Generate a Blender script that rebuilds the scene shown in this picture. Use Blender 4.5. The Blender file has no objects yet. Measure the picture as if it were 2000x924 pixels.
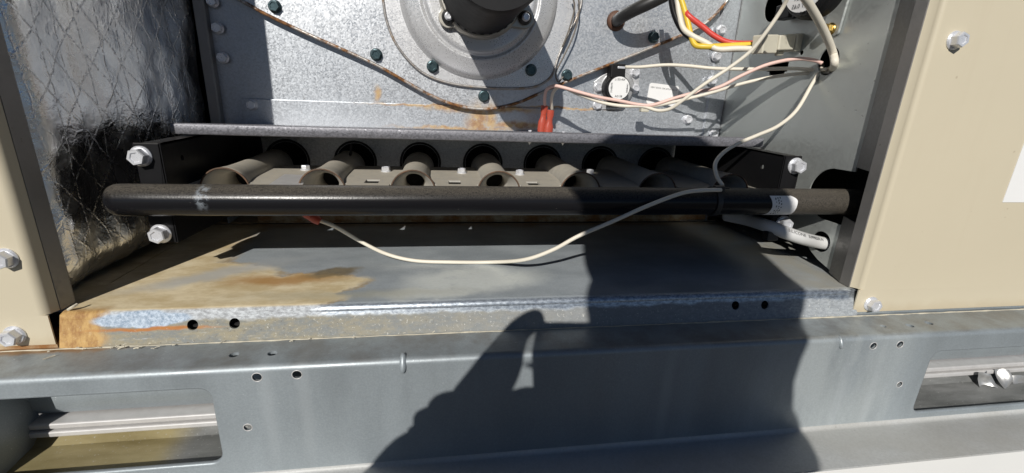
import bpy, bmesh, math, random
from mathutils import Vector, Matrix, noise as mnoise
from mathutils.geometry import tessellate_polygon
random.seed(7)
S = bpy.context.scene
COL = S.collection
R = math.radians

# ------------------------------------------------------------------ camera
CAM = Vector((0.24830, -0.31125, 0.14915))
CR = Vector((0.98787958, -0.15050285, 0.03798453))
CU = Vector((0.00947784, 0.30273987, 0.9530261))
CF = Vector((0.15493257, 0.94111501, -0.30049698))
FPX = 900.487
cd = bpy.data.cameras.new('camera'); co = bpy.data.objects.new('camera', cd); COL.objects.link(co)
cd.sensor_width = 36; cd.lens = 36 * FPX / 2000; cd.clip_start = 0.004; cd.clip_end = 400
co.matrix_world = Matrix(((CR.x, CU.x, -CF.x, CAM.x), (CR.y, CU.y, -CF.y, CAM.y), (CR.z, CU.z, -CF.z, CAM.z), (0, 0, 0, 1)))
S.camera = co
# ------------------------------------------------------------------ light
SUN_TO = Vector((-0.367, -1.0, 0.625)).normalized()
w = bpy.data.worlds.new('World'); S.world = w; w.use_nodes = True
sky = w.node_tree.nodes.new('ShaderNodeTexSky'); sky.sky_type = 'NISHITA'; sky.sun_disc = False
sky.sun_elevation = R(30.4); sky.sun_rotation = R(200.1); sky.altitude = 2600; sky.air_density = .75; sky.dust_density = .15; sky.ozone_density = 1.6
bg = w.node_tree.nodes['Background']; bg.inputs[1].default_value = 0.05
w.node_tree.links.new(sky.outputs[0], bg.inputs[0])
sl = bpy.data.lights.new('sun', 'SUN'); sl.energy = 5.0; sl.angle = R(0.53); sl.color = (1, .962, .905)
so = bpy.data.objects.new('sun', sl); COL.objects.link(so)
so.rotation_euler = (-SUN_TO).to_track_quat('-Z', 'Y').to_euler()
S.view_settings.view_transform = 'Standard'; S.view_settings.look = 'None'
S.view_settings.exposure = -0.25; S.view_settings.gamma = 1
S.render.engine = 'CYCLES'

# ------------------------------------------------------------------ helpers
def P(px, py, **k):
    """the place on a known plane (x=, y= or z=) that a photographed point lies on"""
    d = CF + CR * ((px - 1000) / FPX) - CU * ((py - 462) / FPX)
    (a, v), = k.items(); i = 'xyz'.index(a)
    return CAM + d * ((v - CAM[i]) / d[i])

def link(name, bm, mat, parent=None, smooth=False, recalc=True):
    if recalc: bmesh.ops.recalc_face_normals(bm, faces=bm.faces)
    me = bpy.data.meshes.new(name); bm.to_mesh(me); bm.free()
    if smooth:
        for p in me.polygons: p.use_smooth = True
    if mat: me.materials.append(mat)
    o = bpy.data.objects.new(name, me); COL.objects.link(o)
    if parent is not None:
        o.parent = parent; o.location = -wloc(parent)
    return o
def wloc(o):
    v = Vector(o.location)
    return v + wloc(o.parent) if o.parent else v
def thing(name, label, cat, loc, group=None):
    o = bpy.data.objects.new(name, None); COL.objects.link(o); o.empty_display_size = .01
    o.location = loc; o['label'] = label; o['category'] = cat
    if group: o['group'] = group
    return o
def tag(o, label, cat, group=None):
    o['label'] = label; o['category'] = cat
    if group: o['group'] = group
    return o
def auto(o, ang=35):
    me = o.data
    for p in me.polygons: p.use_smooth = True
    bm = bmesh.new(); bm.from_mesh(me)
    for e in bm.edges:
        if len(e.link_faces) == 2 and e.calc_face_angle(0) > R(ang): e.smooth = False
    bm.to_mesh(me); bm.free(); return o
def bevel(o, wd=.0008, seg=2):
    m = o.modifiers.new('bevel', 'BEVEL'); m.width = wd; m.segments = seg; m.limit_method = 'ANGLE'; m.angle_limit = R(40)
    return o
def add_box(bm, a, b):
    x0, y0, z0 = a; x1, y1, z1 = b
    vs = [bm.verts.new(c) for c in ((x0,y0,z0),(x1,y0,z0),(x1,y1,z0),(x0,y1,z0),(x0,y0,z1),(x1,y0,z1),(x1,y1,z1),(x0,y1,z1))]
    for f in ((0,3,2,1),(4,5,6,7),(0,1,5,4),(1,2,6,5),(2,3,7,6),(3,0,4,7)): bm.faces.new([vs[i] for i in f])
def box(name, a, b, mat, parent=None, bv=.0006):
    bm = bmesh.new(); add_box(bm, a, b); o = link(name, bm, mat, parent)
    if bv: bevel(o, bv)
    return o
def catmull(pts, n=8):
    pts = [Vector(p) for p in pts]; q = [pts[0]*2-pts[1]] + pts + [pts[-1]*2-pts[-2]]; out = []
    for i in range(1, len(q)-2):
        p0, p1, p2, p3 = q[i-1:i+3]
        for k in range(n):
            t = k / n
            out.append(.5*((2*p1)+(p2-p0)*t+(2*p0-5*p1+4*p2-p3)*t*t+(3*p1-p0-3*p2+p3)*t**3))
    out.append(pts[-1]); return out
def frames(path):
    fr = []; t = (path[1]-path[0]).normalized()
    n = t.orthogonal().normalized()
    for i, p in enumerate(path):
        a = path[max(0, i-1)]; b = path[min(len(path)-1, i+1)]
        t2 = (b-a).normalized(); n = (n - t2*n.dot(t2)).normalized(); fr.append((p, t2, n, t2.cross(n)))
    return fr
def add_tube(bm, pts, r, seg=10, n=8, cap=True, straight=False):
    path = [Vector(p) for p in pts] if straight else catmull(pts, n)
    rings = []
    L = len(path)
    for i, (p, t, u, v) in enumerate(frames(path)):
        rr = r(i/(L-1)) if callable(r) else r
        rings.append([bm.verts.new(p + (u*math.cos(2*math.pi*k/seg) + v*math.sin(2*math.pi*k/seg))*rr) for k in range(seg)])
    for a, b in zip(rings, rings[1:]):
        for k in range(seg): bm.faces.new((a[k], a[(k+1)%seg], b[(k+1)%seg], b[k]))
    if cap: bm.faces.new(rings[0][::-1]); bm.faces.new(rings[-1])
    return path
def add_lathe(bm, prof, c, axis, seg=48, closed=False):
    axis = Vector(axis).normalized(); c = Vector(c)
    up = Vector((0,0,1)) if abs(axis.z) < .9 else Vector((1,0,0))
    u = (up - axis*up.dot(axis)).normalized(); v = axis.cross(u); rings = []
    for r, h in prof:
        if r < 1e-7: rings.append([bm.verts.new(c+axis*h)])
        else: rings.append([bm.verts.new(c+axis*h+(u*math.cos(2*math.pi*k/seg)+v*math.sin(2*math.pi*k/seg))*r) for k in range(seg)])
    pairs = list(zip(rings, rings[1:]))
    if closed: pairs.append((rings[-1], rings[0]))
    for a, b in pairs:
        for k in range(seg):
            j = (k+1) % seg
            if len(a) == 1 and len(b) == 1: continue
            if len(a) == 1: bm.faces.new((a[0], b[j], b[k]))
            elif len(b) == 1: bm.faces.new((a[k], a[j], b[0]))
            else: bm.faces.new((a[k], a[j], b[j], b[k]))
def circ(cx, cy, r, n=24, rx=None):
    return [(cx+(rx or r)*math.cos(2*math.pi*k/n), cy+r*math.sin(2*math.pi*k/n)) for k in range(n)]
def rrect(x0, y0, x1, y1, r, n=6):
    out = []
    for cx, cy, a in ((x1-r,y1-r,0),(x0+r,y1-r,90),(x0+r,y0+r,180),(x1-r,y0+r,270)):
        for k in range(n+1): out.append((cx+r*math.cos(R(a+90*k/n)), cy+r*math.sin(R(a+90*k/n))))
    return out
def add_sheet(bm, outer, holes, th, mapf):
    loops = [outer] + list(holes); flat = [p for l in loops for p in l]
    tris = tessellate_polygon([[Vector((p[0], p[1], 0)) for p in l] for l in loops])
    A = [bm.verts.new(mapf(p[0], p[1], 0)) for p in flat]; B = [bm.verts.new(mapf(p[0], p[1], th)) for p in flat]
    for t in tris:
        try: bm.faces.new([A[i] for i in t]); bm.faces.new([B[i] for i in reversed(t)])
        except ValueError: pass
    i = 0
    for l in loops:
        n = len(l)
        for k in range(n):
            a, b = i+k, i+(k+1) % n
            try: bm.faces.new((A[a], A[b], B[b], B[a]))
            except ValueError: pass
        i += n
def sheet(name, outer, holes, th, mapf, mat, parent=None, bv=0):
    bm = bmesh.new(); add_sheet(bm, outer, holes, th, mapf); o = link(name, bm, mat, parent)
    if bv: bevel(o, bv)
    return o
def add_sweep(bm, prof, x0, x1, th=0.0012, nx=1):
    """open profile of (y, z) swept along X with thickness (inner side to the right of travel)"""
    n = len(prof); nor = []
    for i in range(n):
        a = Vector(prof[max(0,i-1)]); b = Vector(prof[min(n-1,i+1)]); t = (b-a).normalized(); nor.append(Vector((t.y, -t.x)))
    cols = []
    for k in range(nx+1):
        x = x0+(x1-x0)*k/nx
        cols.append(([bm.verts.new((x, p[0], p[1])) for p in prof], [bm.verts.new((x, p[0]+m.x*th, p[1]+m.y*th)) for p, m in zip(prof, nor)]))
    for (a, b), (c, d) in zip(cols, cols[1:]):
        for i in range(n-1):
            bm.faces.new((a[i], a[i+1], c[i+1], c[i])); bm.faces.new((b[i+1], b[i], d[i], d[i+1]))
        bm.faces.new((a[0], c[0], d[0], b[0])); bm.faces.new((a[-1], b[-1], d[-1], c[-1]))
    for a, b in (cols[0], cols[-1]):
        for i in range(n-1): bm.faces.new((a[i], b[i], b[i+1], a[i+1]))
def arc(cy, cz, r, a0, a1, n=6):
    return [(cy+r*math.cos(R(a0+(a1-a0)*k/n)), cz+r*math.sin(R(a0+(a1-a0)*k/n))) for k in range(n+1)]

# ------------------------------------------------------------------ materials
class NB:
    def __init__(s, name, metallic=0., rough=.5, spec=.5):
        s.m = bpy.data.materials.new(name); s.m.use_nodes = True; s.t = s.m.node_tree
        s.b = s.t.nodes['Principled BSDF']; s.b.inputs['Metallic'].default_value = metallic
        s.b.inputs['Roughness'].default_value = rough; s.b.inputs['Specular IOR Level'].default_value = spec
        s.g = s.t.nodes.new('ShaderNodeNewGeometry'); s.pos = s.g.outputs['Position']
    def n(s, k, **kw):
        x = s.t.nodes.new(k)
        for a, v in kw.items(): setattr(x, a, v)
        return x
    def l(s, a, b):
        if isinstance(a, (int, float)): b.default_value = a
        elif isinstance(a, (tuple, list)): b.default_value = tuple(a) + ((1,) if len(a) == 3 and b.type == 'RGBA' else ())
        else: s.t.links.new(a, b)
    def vm(s, op, a, b):
        x = s.n('ShaderNodeVectorMath', operation=op); s.l(a, x.inputs[0]); s.l(b, x.inputs[3] if op == 'SCALE' else x.inputs[1]); return x.outputs['Value'] if op in ('LENGTH','DOT_PRODUCT') else x.outputs[0]
    def mt(s, op, a, b=0., clamp=False):
        x = s.n('ShaderNodeMath', operation=op, use_clamp=clamp); s.l(a, x.inputs[0]); s.l(b, x.inputs[1]); return x.outputs[0]
    def noise(s, scale, detail=4, rough=.55, vec=None, stretch=None, color=False):
        x = s.n('ShaderNodeTexNoise'); x.inputs['Scale'].default_value = scale; x.inputs['Detail'].default_value = detail; x.inputs['Roughness'].default_value = rough
        v = vec or s.pos
        if stretch: v = s.vm('MULTIPLY', v, stretch)
        s.l(v, x.inputs['Vector']); return x.outputs['Color' if color else 'Fac']
    def voro(s, scale, out='Color', feature='F1', stretch=None):
        x = s.n('ShaderNodeTexVoronoi', feature=feature); x.inputs['Scale'].default_value = scale
        v = s.vm('MULTIPLY', s.pos, stretch) if stretch else s.pos
        s.l(v, x.inputs['Vector']); return x.outputs[out]
    def ramp(s, f, lo, hi, a=0., b=1.):
        x = s.n('ShaderNodeMapRange', interpolation_type='SMOOTHSTEP'); s.l(f, x.inputs[0]); s.l(lo, x.inputs[1]); s.l(hi, x.inputs[2]); s.l(a, x.inputs[3]); s.l(b, x.inputs[4]); return x.outputs[0]
    def mix(s, f, a, b, blend='MIX'):
        x = s.n('ShaderNodeMix', data_type='RGBA', blend_type=blend); s.l(f, x.inputs[0]); s.l(a, x.inputs[6]); s.l(b, x.inputs[7]); return x.outputs[2]
    def warp(s, scale, amp):
        c = s.vm('SUBTRACT', s.noise(scale, 5, color=True), (.5,.5,.5)); return s.vm('ADD', s.pos, s.vm('MULTIPLY', c, (amp*2,)*3))
    def ell(s, c, r, rot=0., vec=None, soft=.35):
        """soft blot around c with radii r, turned about z"""
        v = s.vm('SUBTRACT', vec or s.pos, tuple(c))
        if rot:
            x = s.n('ShaderNodeVectorRotate', rotation_type='Z_AXIS'); s.l(v, x.inputs[0]); x.inputs['Angle'].default_value = -rot; v = x.outputs[0]
        v = s.vm('DIVIDE', v, tuple(r)); return s.ramp(s.vm('LENGTH', v, (0,0,0)), 1+soft, 1-soft, 0., 1.)
    def sep(s, v=None):
        x = s.n('ShaderNodeSeparateXYZ'); s.l(v or s.pos, x.inputs[0]); return x.outputs
    def bump(s, h, dist=.001, strength=.5):
        x = s.n('ShaderNodeBump'); x.inputs['Distance'].default_value = dist; x.inputs['Strength'].default_value = strength; s.l(h, x.inputs['Height'])
        pr = s.b.inputs['Normal'].links
        if pr: s.l(pr[0].from_socket, x.inputs['Normal'])
        s.l(x.outputs[0], s.b.inputs['Normal'])
    def out(s, col=None, rough=None, met=None):
        if col is not None: s.l(col, s.b.inputs['Base Color'])
        if rough is not None: s.l(rough, s.b.inputs['Roughness'])
        if met is not None: s.l(met, s.b.inputs['Metallic'])
        return s.m

def galv(name, base=(.52,.53,.55), metallic=.75, rough=.42, cell=260, contrast=.35, stain=None):
    m = NB(name, metallic, rough)
    c = m.sep(m.voro(cell))[0]; f = m.noise(cell*3.2, 3)
    v = m.mt('ADD', m.mt('MULTIPLY', m.mt('SUBTRACT', c, .5), contrast), m.mt('MULTIPLY', m.mt('SUBTRACT', f, .5), contrast*1.3))
    big = m.mt('MULTIPLY', m.mt('SUBTRACT', m.noise(14, 4), .5), .25)
    k = m.mt('ADD', m.mt('ADD', v, big), 1.)
    col = m.vm('SCALE', base, k)
    rg = m.mt('ADD', m.mt('MULTIPLY', m.mt('SUBTRACT', c, .5), .22), m.mt('ADD', rough, m.mt('MULTIPLY', m.mt('SUBTRACT', m.noise(30), .5), .2)))
    # slight tilt of every crystal
    nb = m.vm('SUBTRACT', m.voro(cell), (.5,.5,.5)); n2 = m.vm('NORMALIZE', m.vm('ADD', m.g.outputs['Normal'], m.vm('MULTIPLY', nb, (.3*contrast,)*3)), (0,0,0))
    m.l(n2, m.b.inputs['Normal'])
    # specks of dirt
    d = m.ramp(m.noise(240, 3), .70, .76); col = m.mix(m.mt('MULTIPLY', d, .5), col, (.12,.1,.08))
    return m, col, rg
def rusty(m, col, rg, mask, c1=(.34,.17,.05), c2=(.15,.055,.015), metal=.75):
    rc = m.mix(m.ramp(m.noise(160, 5), .4, .65), c1, c2)
    return m.mix(mask, col, rc), m.mt('MAXIMUM', rg, m.mt('MULTIPLY', mask, .85)), m.mt('MULTIPLY', m.mt('SUBTRACT', 1., mask), metal)

def simple(name, col, rough=.5, metallic=0., var=.12, vs=60, spec=.5, bump=0., dust=0., dustcol=(.2,.17,.13)):
    m = NB(name, metallic, rough, spec)
    k = m.mt('ADD', m.mt('MULTIPLY', m.mt('SUBTRACT', m.noise(vs, 5), .5), var*2), 1.)
    c = m.vm('SCALE', col, k); rg = m.mt('ADD', m.mt('MULTIPLY', m.mt('SUBTRACT', m.noise(vs*2.3, 4), .5), .2), rough)
    if dust:
        up = m.sep(m.g.outputs['Normal'])[2]; f = m.mt('MULTIPLY', m.ramp(up, .1, .9), m.ramp(m.noise(300, 5, .7), .25, .6), True)
        f = m.mt('MULTIPLY', f, dust); c = m.mix(f, c, dustcol); rg = m.mt('MAXIMUM', rg, m.mt('MULTIPLY', f, .9))
    if bump: m.bump(m.noise(vs*6, 4), .0004, bump)
    return m.out(c, rg)

M = {}
# heat exchanger front: bright spangle, rust running down under the cover's lowest point
D = .218
def hx_mat(name, base, met, rough, rust=True, cell=780, con=.26):
    m, col, rg = galv(name, base, met, rough, cell, con)
    if rust:
        wv = m.warp(60, .006); mask = None
        for px, py, rx, rz in ((935,235,.012,.018),(905,213,.02,.004),(985,214,.035,.003),(960,232,.006,.016),(880,210,.03,.0025),(735,182,.003,.008),(1110,212,.05,.0012),(900,251,.06,.002),(830,206,.05,.0012),(1010,245,.035,.004)):
            p = P(px, py, y=D-.004); e = m.ell(p, (rx, .05, rz), 0, wv, .7); mask = e if mask is None else m.mt('MAXIMUM', mask, e)
        mask = m.mt('MULTIPLY', mask, m.ramp(m.noise(130, 5, .7), .2, .5))
        col, rg, mm = rusty(m, col, rg, m.mt('MULTIPLY', mask, .85), (.50,.33,.13), (.32,.15,.04), met)
        return m.out(col, rg, mm)
    return m.out(col, rg)
M['hx'] = hx_mat('spangled_zinc', (.46,.485,.515), .62, .42)
M['cover'] = hx_mat('spangled_cover', (.52,.54,.565), .62, .40)
M['housing'] = hx_mat('pressed_steel', (.60,.605,.615), .5, .36, False, 1100, .05)
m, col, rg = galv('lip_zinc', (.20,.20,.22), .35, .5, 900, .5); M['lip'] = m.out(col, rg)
m, col, rg = galv('wall_zinc', (.47,.495,.48), .55, .42, 500, .03); M['wall'] = m.out(col, rg)
m, col, rg = galv('jamb_zinc', (.27,.26,.25), .5, .5, 500, .05); M['jamb'] = m.out(col, rg)
m, col, rg = galv('back_zinc', (.40,.40,.40), .35, .55, 700, .5); M['back'] = m.out(col, rg)
# rim of the cover: rusty bead
m, col, rg = galv('rim_zinc', (.5,.48,.45), .6, .45, 330, .3)
mk = m.ramp(m.noise(55, 5, .7), .40, .56); col, rg, mm = rusty(m, col, rg, mk, (.26,.12,.04), (.08,.035,.015)); M['rim'] = m.out(col, rg, mm)
m, col, rg = galv('plate_rim_zinc', (.42,.40,.38), .6, .42, 600, .15)
mk = m.mt('MULTIPLY', m.ramp(m.noise(45, 5, .7), .5, .62), .7); col, rg, mm = rusty(m, col, rg, mk, (.30,.19,.09), (.14,.07,.03)); M['platerim'] = m.out(col, rg, mm)
# base rail
m = NB('rail_zinc', .3, .5)
st = m.noise(26, 5, .6, stretch=(1, .3, .16)); k = m.mt('ADD', m.mt('MULTIPLY', m.mt('SUBTRACT', st, .5), .5), m.mt('ADD', .86, m.mt('MULTIPLY', m.noise(9, 3), .28)))
col = m.vm('SCALE', (.29,.325,.345), k)
sp_ = m.mt('MULTIPLY', m.ell((.56, -.0385, -.07), (.075, .09, .075), 0, m.warp(24, .02), .5), m.ramp(m.noise(30, 5, .65, stretch=(1,.4,.25)), .3, .6)); col = m.mix(m.mt('MULTIPLY', sp_, .5), col, (.50,.54,.54))
grn = m.ramp(m.noise(900, 3, .7), .3, .75, .92, 1.07); col = m.vm('SCALE', col, grn)
sp = m.ramp(m.noise(700, 2), .68, .74); patch = m.ramp(m.noise(18, 3), .5, .62); col = m.mix(m.mt('MULTIPLY', m.mt('MULTIPLY', sp, patch), .7), col, (.7,.72,.74))
top = m.mt('MULTIPLY', m.ramp(m.sep(m.g.outputs['Normal'])[2], .6, .9), m.ramp(m.sep()[2], -.06, -.04)); gr = m.ramp(m.noise(40, 5, .7), .35, .7)
col = m.mix(m.mt('MULTIPLY', m.mt('MULTIPLY', top, gr), .6), col, (.17,.16,.145))
for px in (520, 595, 1300, 1640, 1700):   # water marks running down from the holes
    p = P(px, 790, y=-.041); e = m.ell(p, (.004, .02, .04), 0, m.warp(30, .002), .8); col = m.mix(m.mt('MULTIPLY', e, .16), col, (.62,.66,.68))
wv = m.warp(70, .006); e = m.ell(P(40, 686, z=-.0225), (.060, .0045, .012), 0, wv, .5); col = m.mix(m.mt('MULTIPLY', e, .85), col, m.mix(m.noise(120,5), (.36,.2,.06), (.2,.09,.03)))
m.bump(m.noise(420, 3), .0003, .25)
M['rail'] = m.out(col, m.ramp(st, .3, .7, .36, .52))
m, col, rg = galv('flange_zinc', (.47,.48,.475), .1, .55, 700, .12); bl = m.ramp(m.noise(22, 5, .6, stretch=(.5,1,1)), .4, .7); col = m.mix(m.mt('MULTIPLY', bl, .35), col, (.34,.32,.27)); M['flange'] = m.out(col, .55)
# pan: weathered zinc with rust and lime
m = NB('pan_zinc', .1, .5)
b1 = m.noise(24, 6, .6, stretch=(.6, 1, 1)); col = m.mix(m.ramp(b1, .35, .68), (.32,.355,.38), (.44,.48,.505))
fine = m.noise(620, 4, .75); col = m.vm('SCALE', col, m.mt('ADD', .7, m.mt('MULTIPLY', fine, .6))); col = m.mix(m.mt('MULTIPLY', m.ramp(m.noise(800, 2), .72, .78), .5), col, (.7,.73,.75))
x, y, z = m.sep(); wv = m.vm('ADD', m.warp(36, .013), m.vm('SUBTRACT', m.warp(210, .0035), m.pos)); wx, wy, wz = m.sep(wv)
def Z0(px, py): return P(px, py, z=0)
def big(px, py, a, b, rot=0., soft=.09): p = Z0(px, py); return m.ell(p, (a, b, .3), rot, wv, soft)
tan = m.mix(m.ramp(m.noise(42, 8, .72, stretch=(.5,1,1)), .34, .62), (.80,.68,.45), (.58,.45,.24))
tm = m.mt('MAXIMUM', big(300, 560, .085, .05, .2), m.mt('MAXIMUM', m.mt('MAXIMUM', big(515, 560, .075, .026, .1), big(440, 588, .082, .020, .02)), big(260, 480, .07, .07)))
tm = m.mt('MAXIMUM', tm, m.ramp(wx, .075, .05))
col = m.mix(m.mt('MULTIPLY', tm, .93), col, tan)
tl = m.mt('MULTIPLY', m.ramp(m.mt('ABSOLUTE', m.mt('SUBTRACT', tm, .45)), .4, .05), m.ramp(m.noise(50, 4, .6), .4, .6)); col = m.mix(m.mt('MULTIPLY', tl, .6), col, (.34,.23,.10))
col = m.mix(m.mt('MULTIPLY', big(430, 535, .055, .012, .55, .6), .75), col, (.45,.46,.45))
col = m.mix(m.mt('MULTIPLY', big(560, 545, .04, .011, .1, .6), .8), col, (.40,.20,.05))
col = m.mix(m.mt('MULTIPLY', big(655, 530, .022, .009, .35, .4), .85), col, m.mix(m.noise(200), (.30,.22,.10), (.12,.095,.06)))
lm = m.mt('MULTIPLY', m.mt('MAXIMUM', big(930, 545, .055, .024, .1, .4), big(850, 570, .04, .012, .1, .5)), m.ramp(m.noise(60, 6, .7), .05, .5)); col = m.mix(m.mt('MULTIPLY', lm, .92), col, m.mix(m.noise(300, 5, .7), (.62,.65,.60), (.82,.85,.83)))
col = m.mix(m.mt('MULTIPLY', big(690, 575, .07, .008, 0, .8), .5), col, (.42,.40,.30))
for a in ((1015,525,.03,.008),(600,505,.05,.006)): col = m.mix(m.mt('MULTIPLY', big(a[0], a[1], a[2], a[3], .3, .8), .35), col, (.48,.52,.55))
bk = m.ramp(wy, .185, .212); col = m.mix(m.mt('MULTIPLY', bk, .8), col, (.26,.15,.06))
dt = m.mt('MULTIPLY', m.ramp(x, .50, .58), m.ramp(m.noise(30, 5), .3, .6)); col = m.mix(m.mt('MULTIPLY', dt, .7), col, (.42,.39,.31))
# lip (below the bend): zinc above with its dark blue reflection painted in as mottle, grimy tan and lime speckle below
wz2 = m.sep(m.warp(60, .0035))[2]
front = m.ramp(y, .004, .0015)
up_ = m.mix(m.ramp(m.noise(520, 5, .8, stretch=(.5,1,1)), .35, .65), (.20,.23,.28), (.56,.62,.68)); col = m.mix(m.mt('MULTIPLY', front, .85), col, up_)
low = m.mt('MULTIPLY', m.ramp(wz2, -.0065, -.0095), front)
lt = m.mix(m.ramp(m.noise(150, 6, .75, stretch=(.5,1,1)), .36, .62), (.17,.18,.17), (.27,.235,.15))
lt = m.mix(m.ramp(m.noise(260, 5, .8, stretch=(.12,1,1)), .58, .74), lt, (.44,.44,.41)); lt = m.mix(m.ramp(m.noise(700, 4, .8), .60, .74), lt, (.50,.47,.38)); lt = m.mix(m.ramp(m.noise(480, 3, .7), .60, .72), lt, (.12,.10,.07))
lt = m.mix(m.ramp(x, .1, .42), lt, m.mix(m.noise(200, 5, .8), (.17,.18,.18), (.30,.31,.31))); gx = m.ramp(x, .62, .35, .6, 1.); col = m.mix(m.mt('MULTIPLY', m.mt('MULTIPLY', low, gx), .92), col, lt)
rl = m.mt('MULTIPLY', m.ramp(wx, .034, .024), m.ramp(y, .012, .002)); col = m.mix(rl, col, m.mix(m.ramp(m.noise(110, 6, .75, stretch=(1,1,.4)), .36, .66), (.52,.33,.12), (.26,.12,.035)))
sv = m.mt('MULTIPLY', m.ell((.052, 0, -.0058), (.030, .02, .0052), 0, m.warp(60, .003), .12), front); col = m.mix(sv, col, m.mix(m.ramp(m.noise(420, 5, .8), .35, .65), (.22,.29,.38), (.52,.60,.69)))
rb = m.mt('MULTIPLY', m.ell((.058, 0, -.0122), (.036, .02, .0011), 0, m.warp(70, .0022), .5), .95); col = m.mix(rb, col, m.mix(m.noise(260, 4, .7), (.50,.20,.035), (.30,.10,.02)))
wh = m.mt('MULTIPLY', m.ramp(m.noise(520, 4, .75), .60, .68), m.mt('MULTIPLY', low, m.ramp(x, .05, .2, .3, 1.))); col = m.mix(m.mt('MULTIPLY', wh, .7), col, (.74,.74,.68))
m.bump(m.noise(300, 4), .0003, .3)
M['pan'] = m.out(col, m.mt('ADD', .36, m.mt('MULTIPLY', m.mt('MAXIMUM', tm, low), .35)), m.mt('MULTIPLY', m.mt('SUBTRACT', 1., m.mt('MAXIMUM', tm, low)), m.mt('ADD', .15, m.mt('MULTIPLY', front, .62))))
# back strip, rust
m = NB('rusted_strip', .1, .8); M['ruststrip'] = m.out(m.mix(m.ramp(m.noise(40, 6, .7), .3, .62), (.50,.42,.28), (.28,.13,.04)), .8)
# beige paint
m = NB('beige_paint', 0, .33, .45)
k = m.mt('ADD', .97, m.mt('MULTIPLY', m.noise(5, 4), .06)); col = m.vm('SCALE', (.575,.515,.385), k)
sp = m.ramp(m.noise(95, 2), .74, .78); col = m.mix(m.mt('MULTIPLY', sp, .5), col, (.33,.26,.17))
run = m.mt('MULTIPLY', m.ramp(m.noise(55, 5, .6, stretch=(1,1,.07)), .52, .75), .22); col = m.mix(run, col, (.50,.43,.31))
ft = m.mt('MULTIPLY', m.ramp(m.sep(m.warp(60, .006))[2], -.008, -.021), .35); col = m.mix(ft, col, (.40,.31,.19))
m.bump(m.noise(900, 2), .0002, .12); m.bump(m.noise(16, 3), .004, .12); M['beige'] = m.out(col, m.ramp(m.noise(24), .3, .7, .3, .42))
# foil facing on the insulation
m = NB('foil', 1., .2)
x, y, z = m.sep(m.warp(45, .0025)); g = None
for a, b, s_ in ((1, .8, .028), (1, -.8, .028), (1, .03, .0165)):
    f = m.mt('PINGPONG', m.mt('DIVIDE', m.mt('ADD', m.mt('MULTIPLY', y, a), m.mt('ADD', m.mt('MULTIPLY', z, b), 5.)), s_), .5)
    h = m.ramp(f, .05, .0); g = h if g is None else m.mt('MAXIMUM', g, h)
dots = m.ramp(m.noise(420, 3, .7), .40, .62); g = m.mt('MULTIPLY', g, dots)
crk = m.mt('MULTIPLY', m.ramp(m.voro(150, 'Distance', 'DISTANCE_TO_EDGE', (1, 1, .55)), .12, .0), m.ramp(m.noise(60, 3), .45, .65))
m.bump(m.mt('ADD', m.mt('MULTIPLY', g, .45), m.mt('ADD', m.mt('MULTIPLY', crk, .22), m.mt('ADD', m.mt('MULTIPLY', m.noise(70, 3), 1.6), m.mt('MULTIPLY', m.noise(300, 4, .7), .6)))), .0009, .6)
M['foil'] = m.out(m.mix(m.mt('MULTIPLY', g, .06), (.92,.92,.92), (.6,.6,.6)), m.ramp(m.noise(45), .3, .7, .14, .34))
M['black'] = simple('black_bracket', (.012,.012,.013), .4, vs=90, dust=.12, spec=.12)
M['pipe'] = NB('pipe_black', 0, .28, .24)
m = M['pipe']; nz = m.sep(m.g.outputs['Normal'])[2]; x = m.sep()[0]
du = m.mt('MULTIPLY', m.ramp(nz, .2, .98), m.ramp(m.noise(950, 5, .8), .30, .66), True); sc = m.mt('MULTIPLY', m.ramp(m.noise(650, 2), .72, .77), .5)
endd = m.mt('MULTIPLY', m.ramp(x, .525, .55), m.ramp(m.noise(900, 5, .8), .2, .7))
f = m.mt('MAXIMUM', m.mt('MULTIPLY', du, .8), m.mt('MAXIMUM', sc, m.mt('MULTIPLY', endd, .6)))
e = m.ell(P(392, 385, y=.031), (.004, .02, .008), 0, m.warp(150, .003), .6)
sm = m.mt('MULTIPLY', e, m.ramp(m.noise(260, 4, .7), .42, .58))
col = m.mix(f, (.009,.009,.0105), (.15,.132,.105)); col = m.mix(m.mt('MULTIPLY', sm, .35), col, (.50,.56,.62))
m.bump(m.noise(900, 3), .0002, .25)
M['pipe'] = m.out(col, m.mt('ADD', .22, m.mt('MULTIPLY', f, .6)))
M['burner'] = simple('aluminized_burner', (.44,.42,.375), .65, .1, .35, 90, dust=.75, dustcol=(.52,.47,.375))
m = NB('burner_rim', .2, .75); M['burnrim'] = m.out(m.mix(m.ramp(m.noise(120, 5, .7), .35, .6), (.17,.10,.06), (.10,.065,.045)), .8)
M['dark'] = simple('unlit_black', (.012,.011,.011), .9)  # near-black that puts the unlit depth of voids, slots and throats into colour
M['teal'] = simple('teal_screw', (.05,.085,.095), .32, .6, vs=300)
M['zincscrew'] = simple('zinc_screw', (.74,.75,.78), .3, .45, vs=400, var=.1)
M['white'] = simple('white_insulation', (.74,.69,.58), .5, var=.06, vs=40)
M['whiteb'] = simple('white_cable', (.62,.62,.61), .42, var=.06, vs=40)
M['greywire'] = simple('grey_brown_lead', (.16,.14,.12), .45)
M['pink'] = simple('pinkish_insulation', (.76,.52,.45), .5, var=.06, vs=40)
M['yellow'] = simple('yellow_insulation', (.75,.52,.05), .4, var=.08)
M['red'] = simple('red_insulation', (.62,.06,.045), .4, var=.08)
M['redterm'] = simple('red_terminal', (.52,.09,.055), .3, var=.15); M['redterm'].node_tree.nodes['Principled BSDF'].inputs['Transmission Weight'].default_value = .25
M['blackrub'] = simple('black_rubber', (.02,.02,.02), .45, vs=80, dust=.15)
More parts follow.
